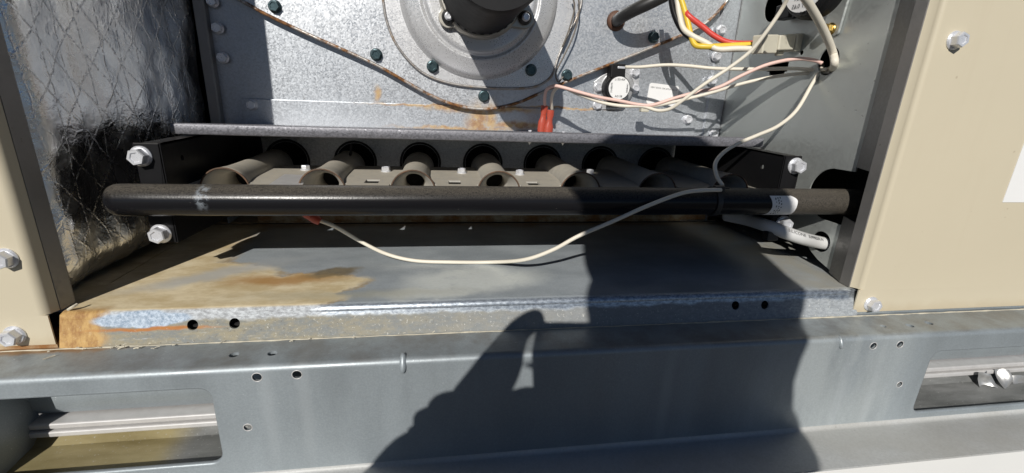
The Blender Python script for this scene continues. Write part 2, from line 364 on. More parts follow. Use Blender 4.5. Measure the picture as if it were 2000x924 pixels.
M['brownrub'] = simple('brown_grommet', (.10,.045,.025), .6, var=.3, vs=150)
M['nylon'] = simple('milky_nylon', (.58,.55,.45), .4, var=.08)
M['sticker'] = simple('sticker_white', (.80,.80,.79), .42, var=.03)
M['ink'] = simple('print_black', (.025,.025,.03), .5)
M['brass'] = simple('brass', (.62,.43,.14), .25, 1.)
M['motor'] = simple('motor_black', (.011,.011,.012), .5, vs=60, dust=.05, spec=.25)
M['alu'] = simple('cast_collar', (.45,.43,.38), .4, .7)
M['roof'] = simple('white_membrane', (.74,.74,.72), .6, var=.05, vs=8)
M['gravel'] = simple('dark_roofing', (.075,.072,.07), .9, var=.3, vs=25)
M['caulk'] = simple('dried_sealant', (.52,.48,.38), .8, var=.4, vs=240)
M['skin'] = simple('skin', (.45,.27,.19), .5)
M['shirt'] = simple('navy_shirt', (.03,.04,.07), .85)
M['trouser'] = simple('grey_trousers', (.08,.08,.085), .85)
M['phone'] = simple('phone_black', (.02,.02,.02), .2)
M['ledge'] = simple('bright_seam', (.62,.61,.60), .45, .3, .15, 120)
m = NB('tan_inner', .2, .5); xx = m.sep(m.warp(30, .01))[0]; k = m.ramp(xx, .075, .05); nn = m.noise(40, 6, .65, stretch=(.3,1,1))
col = m.mix(k, m.mix(m.ramp(nn, .35, .65), (.13,.135,.13), (.25,.255,.25)), m.mix(m.ramp(nn, .3, .65), (.21,.17,.075), (.32,.27,.14)))
col = m.mix(m.mt('MULTIPLY', m.ramp(m.noise(500, 3, .7), .62, .7), .5), col, (.45,.45,.43)); M['tanin'] = m.out(col, .5)
M['lump'] = simple('crumpled_zinc', (.45,.45,.44), .35, .6, .3, 220)

# ------------------------------------------------------------------ screws
def hexmesh(name, r=.0068, hx=.0049, h=.0072, recess=True):
    bm = bmesh.new(); add_lathe(bm, [(0,0),(r,0),(r*1.0,.0008),(r*.86,.0017),(hx*.95,.0020),(0,.0020)], (0,0,0), (0,0,1), 24)
    prof = [(1., .0018), (1., h-.0009), (.90, h), (.62, h), (.56, h-.0008), (0, h-.0008)]; rings = []
    for s, z in prof:
        rings.append([bm.verts.new((hx*1.15*s*math.cos(R(60*k)), hx*1.15*s*math.sin(R(60*k)), z)) for k in range(6)] if s else [bm.verts.new((0,0,z))])
    for a, b in zip(rings, rings[1:]):
        for k in range(6):
            j = (k+1) % 6
            if len(b) == 1: bm.faces.new((a[k], a[j], b[0]))
            else: bm.faces.new((a[k], a[j], b[j], b[k]))
    bmesh.ops.recalc_face_normals(bm, faces=bm.faces)
    me = bpy.data.meshes.new(name); bm.to_mesh(me); bm.free(); return me
SC = {}
for k, kw in (('zincscrew', {}), ('teal', dict(r=.0062, hx=.0046, h=.0058))):
    SC[k] = hexmesh('screw_' + k, **kw); SC[k].materials.append(M[k])
SC['small'] = hexmesh('screw_small', r=.0056, hx=.0042, h=.0056); SC['small'].materials.append(M['zincscrew'])
def screw(parent, pos, nor=(0,-1,0), kind='zincscrew', scale=1.):
    o = bpy.data.objects.new('screw', SC[kind]); COL.objects.link(o); o.parent = parent
    q = Vector(nor).to_track_quat('Z', 'Y') @ Matrix.Rotation(random.uniform(0, 1.05), 3, 'Z').to_quaternion()
    o.rotation_euler = q.to_euler(); o.location = Vector(pos) - wloc(parent); o.scale = (scale,)*3
    return o
def text_mesh(s, size, align='CENTER'):
    cu = bpy.data.curves.new('t', 'FONT'); cu.body = s; cu.size = size; cu.align_x = align; cu.align_y = 'CENTER'; cu.resolution_u = 2
    o = bpy.data.objects.new('t', cu); COL.objects.link(o)
    bpy.context.view_layer.update(); dg = bpy.context.evaluated_depsgraph_get()
    me = bpy.data.meshes.new_from_object(o.evaluated_get(dg)); bpy.data.objects.remove(o); bpy.data.curves.remove(cu); return me
def lettering(parent, s, size, fn, mat, align='CENTER', name='lettering'):
    """flat print: letters laid on a surface; fn maps (u, v) to a place on it"""
    me = text_mesh(s, size, align)
    for v in me.vertices: v.co = fn(v.co.x, v.co.y)
    me.name = name; me.materials.clear(); me.materials.append(mat)
    o = bpy.data.objects.new(name, me); COL.objects.link(o); o.parent = parent; o.location = -wloc(parent); return o

# ================================================================== SETTING
def plane(name, x0, y0, x1, y1, z, mat):
    bm = bmesh.new(); vs = [bm.verts.new(c) for c in ((x0,y0,z),(x1,y0,z),(x1,y1,z),(x0,y1,z))]; bm.faces.new(vs)
    o = link(name, bm, mat); o['kind'] = 'structure'; return o
plane('roof', -60, -60, 60, 60, -.5, M['gravel'])
bm = bmesh.new(); add_box(bm, (-.7, -.0745, -.5), (1.5, .9, -.1095)); o = link('roof_curb', bm, M['roof']); o['kind'] = 'structure'; bevel(o, .004, 3)

# ================================================================== BASE RAIL
YF, ZT, ZB, RBD = -.0385, -.0225, -.1075, .0042
rail = thing('base_rail', 'grey galvanized channel rail with long fork slots along the bottom of the unit', 'rail', (.3, YF, ZB))
bm = bmesh.new()
def hp2(l, **k):
    out = []
    for px, py in l: p = P(px, py, **k); out.append(p)
    return out
fh = [circ(p.x, p.z, .0031, 20) for p in hp2([(502,737),(580,732),(1706,676),(1758,673)], y=YF)] + [circ(p.x, p.z, .0027, 20) for p in hp2([(484,835),(1757,751)], y=YF)]
sA = P(432, 850, y=YF).x; zA0 = P(380, 912, y=YF).z; zA1 = P(380, 757, y=YF).z
sB = P(1795, 760, y=YF).x; zB0 = P(1800, 808, y=YF).z; zB1 = P(1850, 683, y=YF).z
slots = [rrect(-.45, zA0, sA, zA1, .009), rrect(sB, zB0, 1.05, zB1, .009)]
add_sheet(bm, [(-.6, ZB+.003), (1.25, ZB+.003), (1.25, ZT-RBD), (-.6, ZT-RBD)], fh + slots, .0022, lambda u, v, d: Vector((u, YF+d, v))); link('face_web', bm, M['rail'], rail); bm = bmesh.new()
th_ = [circ(p.x, p.y, .0030, 20) for p in hp2([(457,693),(532,690),(1777,636),(1814,631)], z=ZT)] + [circ(p.x, p.y, .0022, 16) for p in hp2([(1725,637)], z=ZT)]
add_sheet(bm, [(-.6, YF+RBD), (1.25, YF+RBD), (1.25, .05), (-.6, .05)], th_, .0022, lambda u, v, d: Vector((u, v, ZT-d))); link('top_flange', bm, M['rail'], rail); bm = bmesh.new()
add_sweep(bm, arc(YF+RBD, ZT-RBD, RBD, 180, 90, 18), -.6, 1.25, .0022); auto(link('rolled_bend', bm, M['rail'], rail), 30); bm = bmesh.new()
add_sweep(bm, [(-.0785, ZB-.001), (-.0785, ZB)] + [(YF-.0035, ZB)] + arc(YF-.003, ZB+.003, .003, -90, 0, 5), -.6, 1.25, .0016)
auto(link('bottom_flange', bm, M['flange'], rail), 30)
for p, rr_ in [(p, .0031) for p in hp2([(502,737),(580,732),(1706,676),(1758,673)], y=YF)] + [(p, .0027) for p in hp2([(484,835),(1757,751)], y=YF)]:
    bm = bmesh.new(); add_tube(bm, [(p.x+rr_*math.cos(R(a)), YF+.0001, p.z+rr_*math.sin(R(a))) for a in range(0, 361, 15)], .00032, 5, straight=True, cap=False); link('hole_rim', bm, M['ledge'], rail, True)
for sl_ in slots:   # rolled edge of each slot
    bm = bmesh.new(); add_tube(bm, [(u, YF+.0018, v) for u, v in sl_ + sl_[:1]], .0019, 8, straight=True, cap=False); link('slot_edge', bm, M['rail'], rail, True)
for px, py, s_ in ((787, 709, 1.), (1641, 668, .8)):   # pressed gussets over the bend
    p = P(px, py, y=YF+.0015); bm = bmesh.new(); bmesh.ops.create_uvsphere(bm, u_segments=20, v_segments=12, radius=1)
    bmesh.ops.transform(bm, matrix=Matrix.Translation(p) @ Matrix.Rotation(R(-28), 4, 'X') @ Matrix.Diagonal((.0026*s_, .0026, .0068*s_, 1)), verts=bm.verts); link('gusset', bm, M['rail'], rail, True)
# inside of the rail, seen through the slots
def zl(px, py, y): return P(px, py, y=y).z
yi = .006
z1 = zl(250, 819, yi-.006); z2 = zl(250, 842, yi-.006)
bm = bmesh.new(); add_sweep(bm, [(yi+.004, z1+.002), (yi, z1+.008), (yi-.001, z1+.022), (yi+.006, z1+.036), (yi+.016, z1+.045)], -.6, 1.25, .0015); auto(link('inner_web', bm, M['rail'], rail), 60)
bm = bmesh.new(); add_box(bm, (-.6, yi-.006, (z1+z2)/2+.0006), (1.25, yi+.01, z1)); add_box(bm, (-.6, yi-.0075, z2), (1.25, yi+.008, (z1+z2)/2-.0006))
bevel(link('seam_ledge', bm, M['ledge'], rail), .001)
bm = bmesh.new(); add_sweep(bm, [(-.036, -.1035), (-.002, -.101), (.004, -.097), (yi+.006, z2)], -.6, 1.25, .0012); link('inner_sheet', bm, M['tanin'], rail)
# crumpled sheet scraps in the right slot and an added plate that throws shade in the left slot
for i, (px, py, w_, h_) in enumerate(((1925,742,.016,.012),(1962,738,.012,.014),(1992,748,.016,.013))):
    p = P(px, py, y=-.008); bm = bmesh.new(); gr_ = []
    for a in range(13):
        row = []
        for b in range(11):
            u, v = (a/12-.5)*w_, (b/10-.5)*h_; nz_ = Vector((u*90+i*9, v*90, 2.))
            row.append(bm.verts.new((p.x+u+.002*mnoise.noise(nz_*1.3), p.y+.006*mnoise.noise(nz_)+v*.6, p.z+v+.0025*mnoise.noise(nz_*1.1+Vector((5,0,0))))))
        gr_.append(row)
    for a in range(12):
        for b in range(10): bm.faces.new((gr_[a][b], gr_[a+1][b], gr_[a+1][b+1], gr_[a][b+1]))
    link('sheet_scrap', bm, M['lump'], rail, True, False)
xs_ = P(112, 800, y=yi).x - .367*(yi-YF) + .001
box('slot_shadow_plate', (xs_-.0016, YF+.004, ZB+.002), (xs_, yi+.004, ZT-.004), M['rail'], rail, .0005)

# ================================================================== BASE PAN
pan = thing('base_pan', 'rust and lime stained galvanized floor pan with a turned down front lip', 'pan', (.3, .1, 0))
bm = bmesh.new(); RB = .005
def lipmap(u, v, d): return Vector((u, -.006*max(0, (-RB-v))/(-ZT-RB) + d, v))
holes = [circ(p.x, p.z, .0035, 20) for p in hp2([(376,635),(458,632),(1437,597),(1494,596)], y=-.002)]
add_sheet(bm, [(.0035, ZT+.0004), (.5985, ZT+.0004), (.5985, -RB), (.0035, -RB)], holes, .0012, lipmap); link('lip_face', bm, M['pan'], pan); bm = bmesh.new()
for (a, b) in ((.0035, .5985),):
    add_sweep(bm, arc(RB, -RB, RB, 180, 90, 16) + [(.08, 0), (.15, 0), (.2085, 0)] , a, b, .0012, 24); auto(link('floor_sheet', bm, M['pan'], pan), 30); bm = bmesh.new()
add_sheet(bm, [(RB, ZT+.0004), (.05, ZT+.0004), (.05, 0), (RB, -.0005), (.0015, -.0016), (.0002, -RB), (-.0055, ZT+.0004)], [], .0012, lambda u, v, d: Vector((.0035-d, u, v)))
add_sheet(bm, [(RB, ZT+.0004), (.05, ZT+.0004), (.05, 0), (RB, -.0005), (.0015, -.0016), (.0002, -RB), (-.0055, ZT+.0004)], [], .0012, lambda u, v, d: Vector((.5985+d, u, v)))
add_box(bm, (-.040, .012, -.0014), (.0022, .345, -.0003)); add_box(bm, (.0023, .2167, -.0014), (.5997, .345, -.0003)); add_box(bm, (.5998, .012, -.0014), (.659, .345, -.0003))
link('end_flange', bm, M['pan'], pan)
for p in hp2([(376,635),(458,632),(1437,597),(1494,596)], y=-.002):   # nuts clipped behind the lip holes
    bm = bmesh.new(); add_lathe(bm, [(.0036,0),(.0026,.001),(.0024,.006)], (p.x, .0018, p.z), (0,1,0), 16); link('clip_nut', bm, M['dark'], pan, True)
bm = bmesh.new(); add_sweep(bm, [(.2165, .001), (.2155, .012), (.2150, .036)], .05, P(1384, 425, y=.2155).x, .0012); add_sweep(bm, [(.214, .0006), (.2165, .0025)], .05, .55, .0012); link('back_strip', bm, M['ruststrip'], pan)
bm = bmesh.new(); pts = []
for i in range(300):
    x_ = -.03 + i*.0031; pts.append((x_, -.0068 + .0006*mnoise.noise((x_*80, 0, 0)), ZT+.0004))
add_tube(bm, pts, lambda t: .00035+.0009*abs(mnoise.noise((t*70, 3, 0))), 6, straight=True); link('sealant_bead', bm, M['caulk'], pan, True)
bm = bmesh.new(); add_box(bm, (-.3, -.0035, ZT-.001), (.0, .02, -.0195)); link('rust_edge', bm, M['ruststrip'], pan)
# twigs and flakes that lie along the seam
bm = bmesh.new(); rr = random.Random(3)
for i in range(46):
    px = rr.uniform(90, 330) if i < 34 else rr.uniform(330, 900); base = P(px, 676 - (px-100)*.047 + rr.uniform(-3, 14), z=ZT+.0008); a = rr.uniform(-.6, .6); L_ = rr.uniform(.001, .004)
    dv = Vector((math.cos(a), math.sin(a), rr.uniform(0, .4)))*L_; add_tube(bm, [base, base+dv*.5+Vector((0,0,.0004)), base+dv], rr.uniform(.0002, .0005), 5, 2)
p0 = P(84, 702, z=ZT+.001); add_tube(bm, [p0, P(96, 698, z=ZT+.001), P(108, 694, z=ZT+.001)], .0004, 5, 2)
p0 = P(133, 605, z=.001); add_tube(bm, [p0, P(141, 600, z=.003), P(151, 594, z=.004)], .0009, 6, 3)
o = link('plant_debris', bm, M['caulk']); o['kind'] = 'stuff'; o['label'] = 'dry straw flakes and crumbs along the pan seam'; o['category'] = 'debris'

# ================================================================== JAMBS AND BEIGE PANELS
HT = .46
def plan_sheet(name, pts, z0, z1, th, mat, parent, sm=True):
    bm = bmesh.new(); n = len(pts); nor = []
    for i in range(n):
        t = (Vector(pts[min(n-1,i+1)])-Vector(pts[max(0,i-1)])).normalized(); nor.append(Vector((-t.y, t.x))*th)
    q = [[bm.verts.new((p[0]+o_*m_.x, p[1]+o_*m_.y, z)) for p, m_ in zip(pts, nor)] for z in (z0, z1) for o_ in (0, 1)]
    a, b, c, d = q   # low face, low back, high face, high back
    for i in range(n-1):
        bm.faces.new((a[i], a[i+1], c[i+1], c[i])); bm.faces.new((b[i+1], b[i], d[i], d[i+1])); bm.faces.new((a[i], b[i], b[i+1], a[i+1])); bm.faces.new((c[i], c[i+1], d[i+1], d[i]))
    bm.faces.new((a[0], c[0], d[0], b[0])); bm.faces.new((a[-1], b[-1], d[-1], c[-1]))
    o = link(name, bm, mat, parent); return auto(o, 30) if sm else o
lj = thing('jamb_post', 'dark galvanized corner post between left beige panel and foil insulation', 'post', (.002, .01, 0), 'jamb posts of the burner opening')
plan_sheet('post_face', [(.0016, .0046), (.0031, .0150), (.0024, .0165), (-.02, .0165)], .0005, HT, .0012, M['jamb'], lj)
rj = thing('jamb_post', 'galvanized corner post at the inner edge of right beige panel', 'post', (.595, .01, 0), 'jamb posts of the burner opening')
plan_sheet('post_face', [(.5937, .0135), (.5929, .0030)], .0005, HT, .0012, M['jamb'], rj)
plan_sheet('shade_strip', [(.6035, .0360), (.5939, .0137)], P(1690,333,x=.595).z, HT, .0012, M['jamb'], rj)  # dark strip angled off the sun, standing in for the wall's front shadow
plan_sheet('shade_strip', [(.6035, .0360), (.5939, .0137)], .0005, P(1670,435,x=.595).z, .0012, M['jamb'], rj)
YP = -.0042
lp = thing('access_panel', 'beige painted steel panel with two hex screws left of the burner opening', 'panel', (-.1, YP, ZT), 'beige access panels')
ra = [( -.0055+.0055*math.sin(R(a)), YP+.0055-.0055*math.cos(R(a))) for a in range(0, 81, 10)]
plan_sheet('panel_sheet', [(-.6, YP), (-.3, YP)] + ra + [(.0012, .0043)], .0008, HT, .001, M['beige'], lp)
xb = P(109, 672, y=YP).x
box('panel_foot', (-.6, YP, -.0198), (xb, YP+.001, .0008), M['beige'], lp, 0)
for px, py in ((14, 504), (30, 654)): screw(lp, P(px, py, y=YP), scale=.95)
rp = thing('access_panel', 'beige painted steel panel with two hex screws right of the burner opening', 'panel', (.7, YP, ZT), 'beige access panels')
rb_ = [(.6015-.0045*math.sin(R(a)), YP+.0045-.0045*math.cos(R(a))) for a in range(80, -1, -10)]
plan_sheet('panel_sheet', [(.5936, .0032)] + rb_ + [(.9, YP), (1.2, YP)], .0008, HT, .001, M['beige'], rp)
box('panel_foot', (P(1665, 611, y=YP).x, YP, -.0198), (1.2, YP+.001, .0008), M['beige'], rp, 0); box('foot_filler', (P(1665, 611, y=YP).x+.001, YP+.0012, ZT+.0002), (1.2, .02, -.0195), M['rail'], rp, 0)
for px, py in ((1863, 79), (1700, 593)): screw(rp, P(px, py, y=YP), scale=.95)
q = P(1957, 395, y=YP); box('paper_label', (q.x, YP-.0004, q.z), (q.x+.07, YP, q.z+.06), M['sticker'], rp, 0)

# ================================================================== LEFT FOIL INSULATION
bm = bmesh.new(); NY, NZ = 90, 120; gv = []
y0, y1, zlo, zhi = .0155, .214, .002, .44
for i in range(NY+1):
    row = []
    for j in range(NZ+1):
        s = i/NY; t = j/NZ; y = y0+(y1-y0)*s; z = zlo+(zhi-zlo)*t**1.25
        x = -.0015 + .0165*max(0, s-.25)/.75
        x += .004*math.sin(math.pi*min(1, s*1.15))
        x -= .016*max(0, 1-s/.10)**2                               # rolled round the front edge
        zz = max(0, 1-(z-zlo)/.022); x -= .013*zz**2; y_ = y         # tucked in at the foot
        big = mnoise.noise((y*26, z*20, 0))*.0026 + mnoise.noise((y*70, z*55, 4))*.0010
        low = max(0, 1-z/.07); big += low*(mnoise.noise((y*110, z*60, 8))*.0016)
        row.append(bm.verts.new((x+big, y_, z + .006*(1-t)*s*2.2)))
    gv.append(row)
for i in range(NY):
    for j in range(NZ): bm.faces.new((gv[i][j], gv[i+1][j], gv[i+1][j+1], gv[i][j+1]))
foil = tag(link('foil_insulation', bm, M['foil'], None, True, False), 'wrinkled silver foil faced insulation with quilted pattern on left side wall', 'insulation')
shell = thing('cabinet_shell', 'dark sheet metal shell closing the compartment behind and above the burners', 'cabinet', (.3, .34, 0))
box('top_sheet', (-.6, -.003, HT+.001), (1.2, .35, HT+.004), M['back'], shell, 0)

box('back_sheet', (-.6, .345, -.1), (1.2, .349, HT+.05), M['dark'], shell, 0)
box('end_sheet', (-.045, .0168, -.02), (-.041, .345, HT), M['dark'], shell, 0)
# ================================================================== RIGHT DIVIDER WALL
def wx_(y): return .6035 - (.6035-.5855)*(y-.036)/(.215-.036)
div = thing('divider_wall', 'grey zinc side wall on the right with cut-outs for pipe and cables', 'wall', (.59, .12, 0))
def on_wall(px, py):
    x = .597
    for _ in range(12):
        p = P(px, py, x=x); x = wx_(p.y)
    return P(px, py, x=x)
hA = on_wall(1618, 119); hB = on_wall(1603, 472); hC = on_wall(1510, 12); hD = on_wall(1565, 103); kn = [on_wall(*q) for q in ((1500,122),(1541,121),(1537,140),(1533,140),(1530,146),(1503,147),(1502,140),(1497,140))]
cz0, cz1 = on_wall(1605, 424).z-.002, on_wall(1600, 323).z; cyb = on_wall(1585, 352).y
n0 = [( .036, cz0), (.045, cz0)]; rad = (cz1-cz0)/2
arcp = [(cyb-rad+rad*math.cos(R(a)), (cz0+cz1)/2+rad*math.sin(R(a))) for a in range(-80, 81, 10)]
outer = [(.036, .003), (.050, .008), (.060, .014), (.072, .026), (.080, .026), (.216, .026), (.216, HT), (.036, HT), (.036, cz1)] + arcp[::-1] + [(.036, cz0)]
bm = bmesh.new()
add_sheet(bm, outer, [circ(hA.y, hA.z, .0125, 28, .0105), circ(hB.y, hB.z, .0098, 24), circ(hC.y, hC.z, .015, 28, .012), circ(hD.y, hD.z, .0024, 12), [(p.y, p.z) for p in kn]], .0012, lambda u, v, d: Vector((wx_(u)+d, u, v)))
auto(link('wall_sheet', bm, M['wall'], div), 30)
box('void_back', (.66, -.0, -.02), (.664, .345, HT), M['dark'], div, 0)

# ================================================================== HEAT EXCHANGER FRONT
hx = thing('heat_exchanger_panel', 'bright spangled zinc panel at the back of the compartment with rust streaks', 'panel', (.3, D, .11))
xl, xr = P(418, 200, y=D).x-.001, P(1426, 120, y=D).x
sheet('panel_face', [(xl, .1035), (xr, .1035), (xr, HT), (xl, HT)], [], .0012, lambda u, v, d: Vector((u, D+d, v)), M['hx'], hx)
plan_sheet('edge_flange', [(xl-.001, D-.0085), (P(434,239,y=D-.006).x-.0012, D-.0085), (P(434,239,y=D-.006).x, D-.0075), (P(434,239,y=D-.006).x+.0003, D-.0002)], .1035, HT, .001, M['jamb'], hx)
xr0 = P(1384, 200, y=D-.002).x
plan_sheet('edge_flange', [(xr0-.002, D-.0004), (xr0, D-.0022), (xr-.003, D-.0028), (xr, D-.0018), (xr+.0004, D)], .1035, HT, .0008, M['hx'], hx)
a, b, c, d = P(470,192,y=D-.003), P(1362,222,y=D-.003), P(1350,266,y=D-.003), P(476,241,y=D-.003)
sheet('bottom_strip', [(d.x, .1035), (b.x-.002, .1035), (b.x, .106), (b.x, b.z), (a.x, a.z)], [], .0024, lambda u, v, dd: Vector((u, D-.003+dd, v)), M['hx'], hx, .0006)
for px, py, k in ((416,3,'small'),(426,55,'small'),(436,113,'small'),(493,205,'small'),(1407,59,'small'),(1398,110,'small'),(1390,157,'small'),(1342,233,'small'),(1392,262,'small')):
    screw(hx, P(px, py, y=D-.003), kind=k)
# data sticker
q = [P(*s, y=D-.0006) for s in ((1262,203),(1319,210),(1327,168),(1269,161))]
ctr = sum(q, Vector())/4; eu = (q[1]-q[0]).normalized(); ev = ((q[3]-q[0]) - eu*((q[3]-q[0]).dot(eu))).normalized(); lw = (q[1]-q[0]).length; lh = (q[3]-q[0]).length*.98
def stk(u, v, d=0): return ctr + eu*u + ev*v + Vector((0, d, 0))
st_ = sheet('data_sticker', rrect(-lw/2, -lh/2, lw/2, lh/2, .003), [], .0004, lambda u, v, d: stk(u, v, d), M['sticker'], hx)
lettering(st_, 'HEAT EXCH 150K BTUH (AL) IT', .0024, lambda u, v: stk(u, v+lh*.30, -.0002), M['ink'])
lettering(st_, '1', .0019, lambda u, v: stk(u+.004, v-lh*.28, -.0002), M['ink'])
lettering(st_, '(1T)37717301  70001', .0021, lambda u, v: stk(u, v-lh*.40, -.0002), M['ink'])

# tube sheet and tubes below the shelf
YT = .255
ts = thing('tube_sheet', 'dark grey metal sheet with seven round tube inlets behind the burners', 'sheet', (.3, YT, .03))
BX = [.0757+.0751*i for i in range(7)]; BZ = .0622
sheet('inlet_sheet', [(.02, -.002), (.588, -.002), (.588, .118), (.02, .118)], [circ(x_+.0005, .063, .0215, 32) for x_ in BX], .0012, lambda u, v, d: Vector((u, YT+d, v)), M['back'], ts)
for x_ in BX:
    bm = bmesh.new(); add_lathe(bm, [(.0245,-.0006),(.0222,-.0012),(.0212,.002),(.0208,.02),(.0208,.07),(0,.071)], (x_+.0005, YT, .063), (0,1,0), 32); link('tube_inlet', bm, M['dark'], ts, True, False)
box('side_fill', (.02, .214, .0), (.0215, YT, HT), M['back'], ts, 0); box('side_fill', (.5855, .214, .0), (.587, YT, HT), M['back'], ts, 0)

# collector box cover with its rusty rim
YC = D-.0095
cov = thing('collector_cover', 'raised zinc cover with V-shaped rusty lower rim on the back panel', 'cover', (.3, YC, .2))
vpx = [(440,-16),(480,6),(522,29),(600,66),(670,97),(737,128),(790,158),(831,181),(868,198),(905,209),(948,213),(984,208),(1016,199),(1050,184),(1096,164),(1180,130),(1260,98),(1326,71),(1352,60),(1378,45),(1400,25),(1416,6),(1428,-12)]
vp = [P(*q, y=YC) for q in vpx]; cu_ = [Vector((p.x, 0, p.z)) for p in vp]; sm_ = catmull([Vector((p.x, YC, p.z)) for p in vp], 5)
outl = [(p.x, p.z) for p in sm_] + [(vp[-1].x+.004, .40), (vp[0].x-.004, .40)]
sheet('cover_sheet', outl, [], .0095, lambda u, v, d: Vector((u, YC+d, v)), M['cover'], cov)
bm = bmesh.new(); add_tube(bm, [p+Vector((0,-.0008,0)) for p in sm_], .0016, 8, straight=True); link('rim_bead', bm, M['rim'], cov, True)
bm = bmesh.new(); add_tube(bm, [p+Vector((0,.0025,-.0004)) for p in sm_], .0011, 8, straight=True); link('rim_flange', bm, M['rim'], cov, True)
for px, py in ((537,13),(735,107),(945,188),(1107,147),(1276,73)): screw(cov, P(px, py, y=YC), kind='teal')

# inducer: mounting plate, pressed housing, motor
ind = thing('inducer_blower', 'round pressed steel blower housing with black motor over the back panel', 'blower', (.29, YC, .24))
YI = YC-.0028
plpx = [(748,0),(755,40),(772,83),(800,120),(834,147),(885,164),(945,171),(1000,173),(1042,170),(1066,159),(1080,143),(1090,112),(1106,75),(1126,35),(1136,-5),(1128,-90),(1060,-190),(940,-222),(830,-185),(765,-90)]
pl = [P(*q, y=YI) for q in plpx]; ps = catmull([Vector((p.x, YI, p.z)) for p in pl + pl[:1]], 5)[:-1]
sheet('mounting_plate', [(p.x, p.z) for p in ps], [], .0026, lambda u, v, d: Vector((u, YI+d, v)), M['housing'], ind)
bm = bmesh.new(); add_tube(bm, [p+Vector((0,-.0004,0)) for p in ps+ps[:1]], .0013, 8, straight=True, cap=False); link('plate_rim', bm, M['platerim'], ind, True)
ac = P(938, -8, y=YI); rbase = ac.z - P(935, 153, y=YI).z
bm = bmesh.new(); k = rbase/.081
add_lathe(bm, [(.083*k,-.0002),(.0815*k,.0006),(.0805*k,.004),(.0785*k,.0068),(.0755*k,.0082),(.0690*k,.0104),(.0640*k,.0118),(.0625*k,.0124),(.0610*k,.0118),(.0598*k,.0104),(.0586*k,.0104),(.0574*k,.0120),(.0560*k,.0132),(.0540*k,.0138),(.0520*k,.0136),(0,.0134)], (ac.x, YI, ac.z), (0,-1,0), 96)
link('housing_dome', bm, M['housing'], ind, True, False)
for px, py in ((845,130),(1037,137)): screw(ind, P(px, py, y=YI-.0005), kind='teal')
YM = YI-.0134
mo = thing('inducer_motor', 'long black round fan motor on two cast lugs in front of the blower housing', 'motor', (ac.x, YM, ac.z))
bm = bmesh.new(); add_lathe(bm, [(.028,0),(.0425,.000),(.0425,.004),(.0415,.0075),(.0400,.0095),(.036,.010)], (ac.x, YM, ac.z), (0,-1,0), 64); auto(link('collar', bm, M['alu'], mo), 40)
bm = bmesh.new(); add_lathe(bm, [(.028,.007),(.0378,.0085),(.0388,.012),(.0388,.022),(.0378,.0235),(.0378,.136),(.036,.142),(0,.142)], (ac.x, YM, ac.z), (0,-1,0), 64); auto(link('motor_body', bm, M['motor'], mo), 40)
for a_ in range(0, 360, 12):
    bm = bmesh.new(); dx, dz = math.sin(R(a_)), math.cos(R(a_)); t = Vector((dz, 0, -dx)); c_ = Vector((ac.x+dx*.0388, YM-.017, ac.z+dz*.0388))
    mm = Matrix((( t.x, dx, 0, c_.x), (0, 0, 1, c_.y), (t.z, dz, 0, c_.z), (0,0,0,1)))
    r_ = bmesh.ops.create_cube(bm, size=1, matrix=mm @ Matrix.Diagonal((.0034, .0012, .003, 1))); link('vent_slot', bm, M['dark'], mo)
for px, py in ((876,34),(1024,36)):
    lc = P(px, py, y=YM-.004); v = Vector((lc.x-ac.x, 0, lc.z-ac.z)); n_ = v.normalized(); s_ = Vector((n_.z, 0, -n_.x))
    def lug(u, w_, d, n_=n_, s_=s_): return Vector((ac.x, YM-.007+d, ac.z)) + n_*u + s_*w_
    L_ = v.length; out_ = [(.036, -.015), (.036, .015)] + [(L_+.0005+.0095*math.cos(R(q_)), .0095*math.sin(R(q_))) for q_ in range(80, -81, -20)]
    bevel(sheet('motor_lug', out_, [], .006, lug, M['alu'], mo), .001)
    pz = lug(L_, 0, 0); bm = bmesh.new(); add_lathe(bm, [(.0068,0),(.0068,.003),(.0052,.0045),(.0038,.006),(0,.006)], pz, (0,-1,0), 20); link('rubber_grommet', bm, M['blackrub'], mo, True)
    screw(mo, pz+Vector((0,-.0055,0)), kind='small', scale=.72)

# shelf
YS = .105; zs = P(850, 253.5, y=YS).z; zs2 = P(850, 274, y=YS).z
sh = thing('heat_shield_shelf', 'long folded zinc shelf with speckled front lip above the burners', 'shelf', (.3, YS, zs))
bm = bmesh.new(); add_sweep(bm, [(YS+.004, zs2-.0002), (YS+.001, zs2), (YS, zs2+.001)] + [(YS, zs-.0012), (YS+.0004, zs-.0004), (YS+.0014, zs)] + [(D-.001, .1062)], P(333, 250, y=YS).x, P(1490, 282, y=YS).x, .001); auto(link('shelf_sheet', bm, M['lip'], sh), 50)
for px in (1034, 1099):
    p = P(px, 283, y=YS+.035); bm = bmesh.new(); zb = P(px, 300, y=YS+.035).z
    add_lathe(bm, [(.0017,.0)] + [((.0019 if i % 2 else .0013), .0006*i) for i in range(1, 20)] + [(.0006, .013), (0, .0145)], (p.x, p.y, zs-.001), (0,0,-1), 10); link('screw_tip', bm, M['zincscrew'], sh)

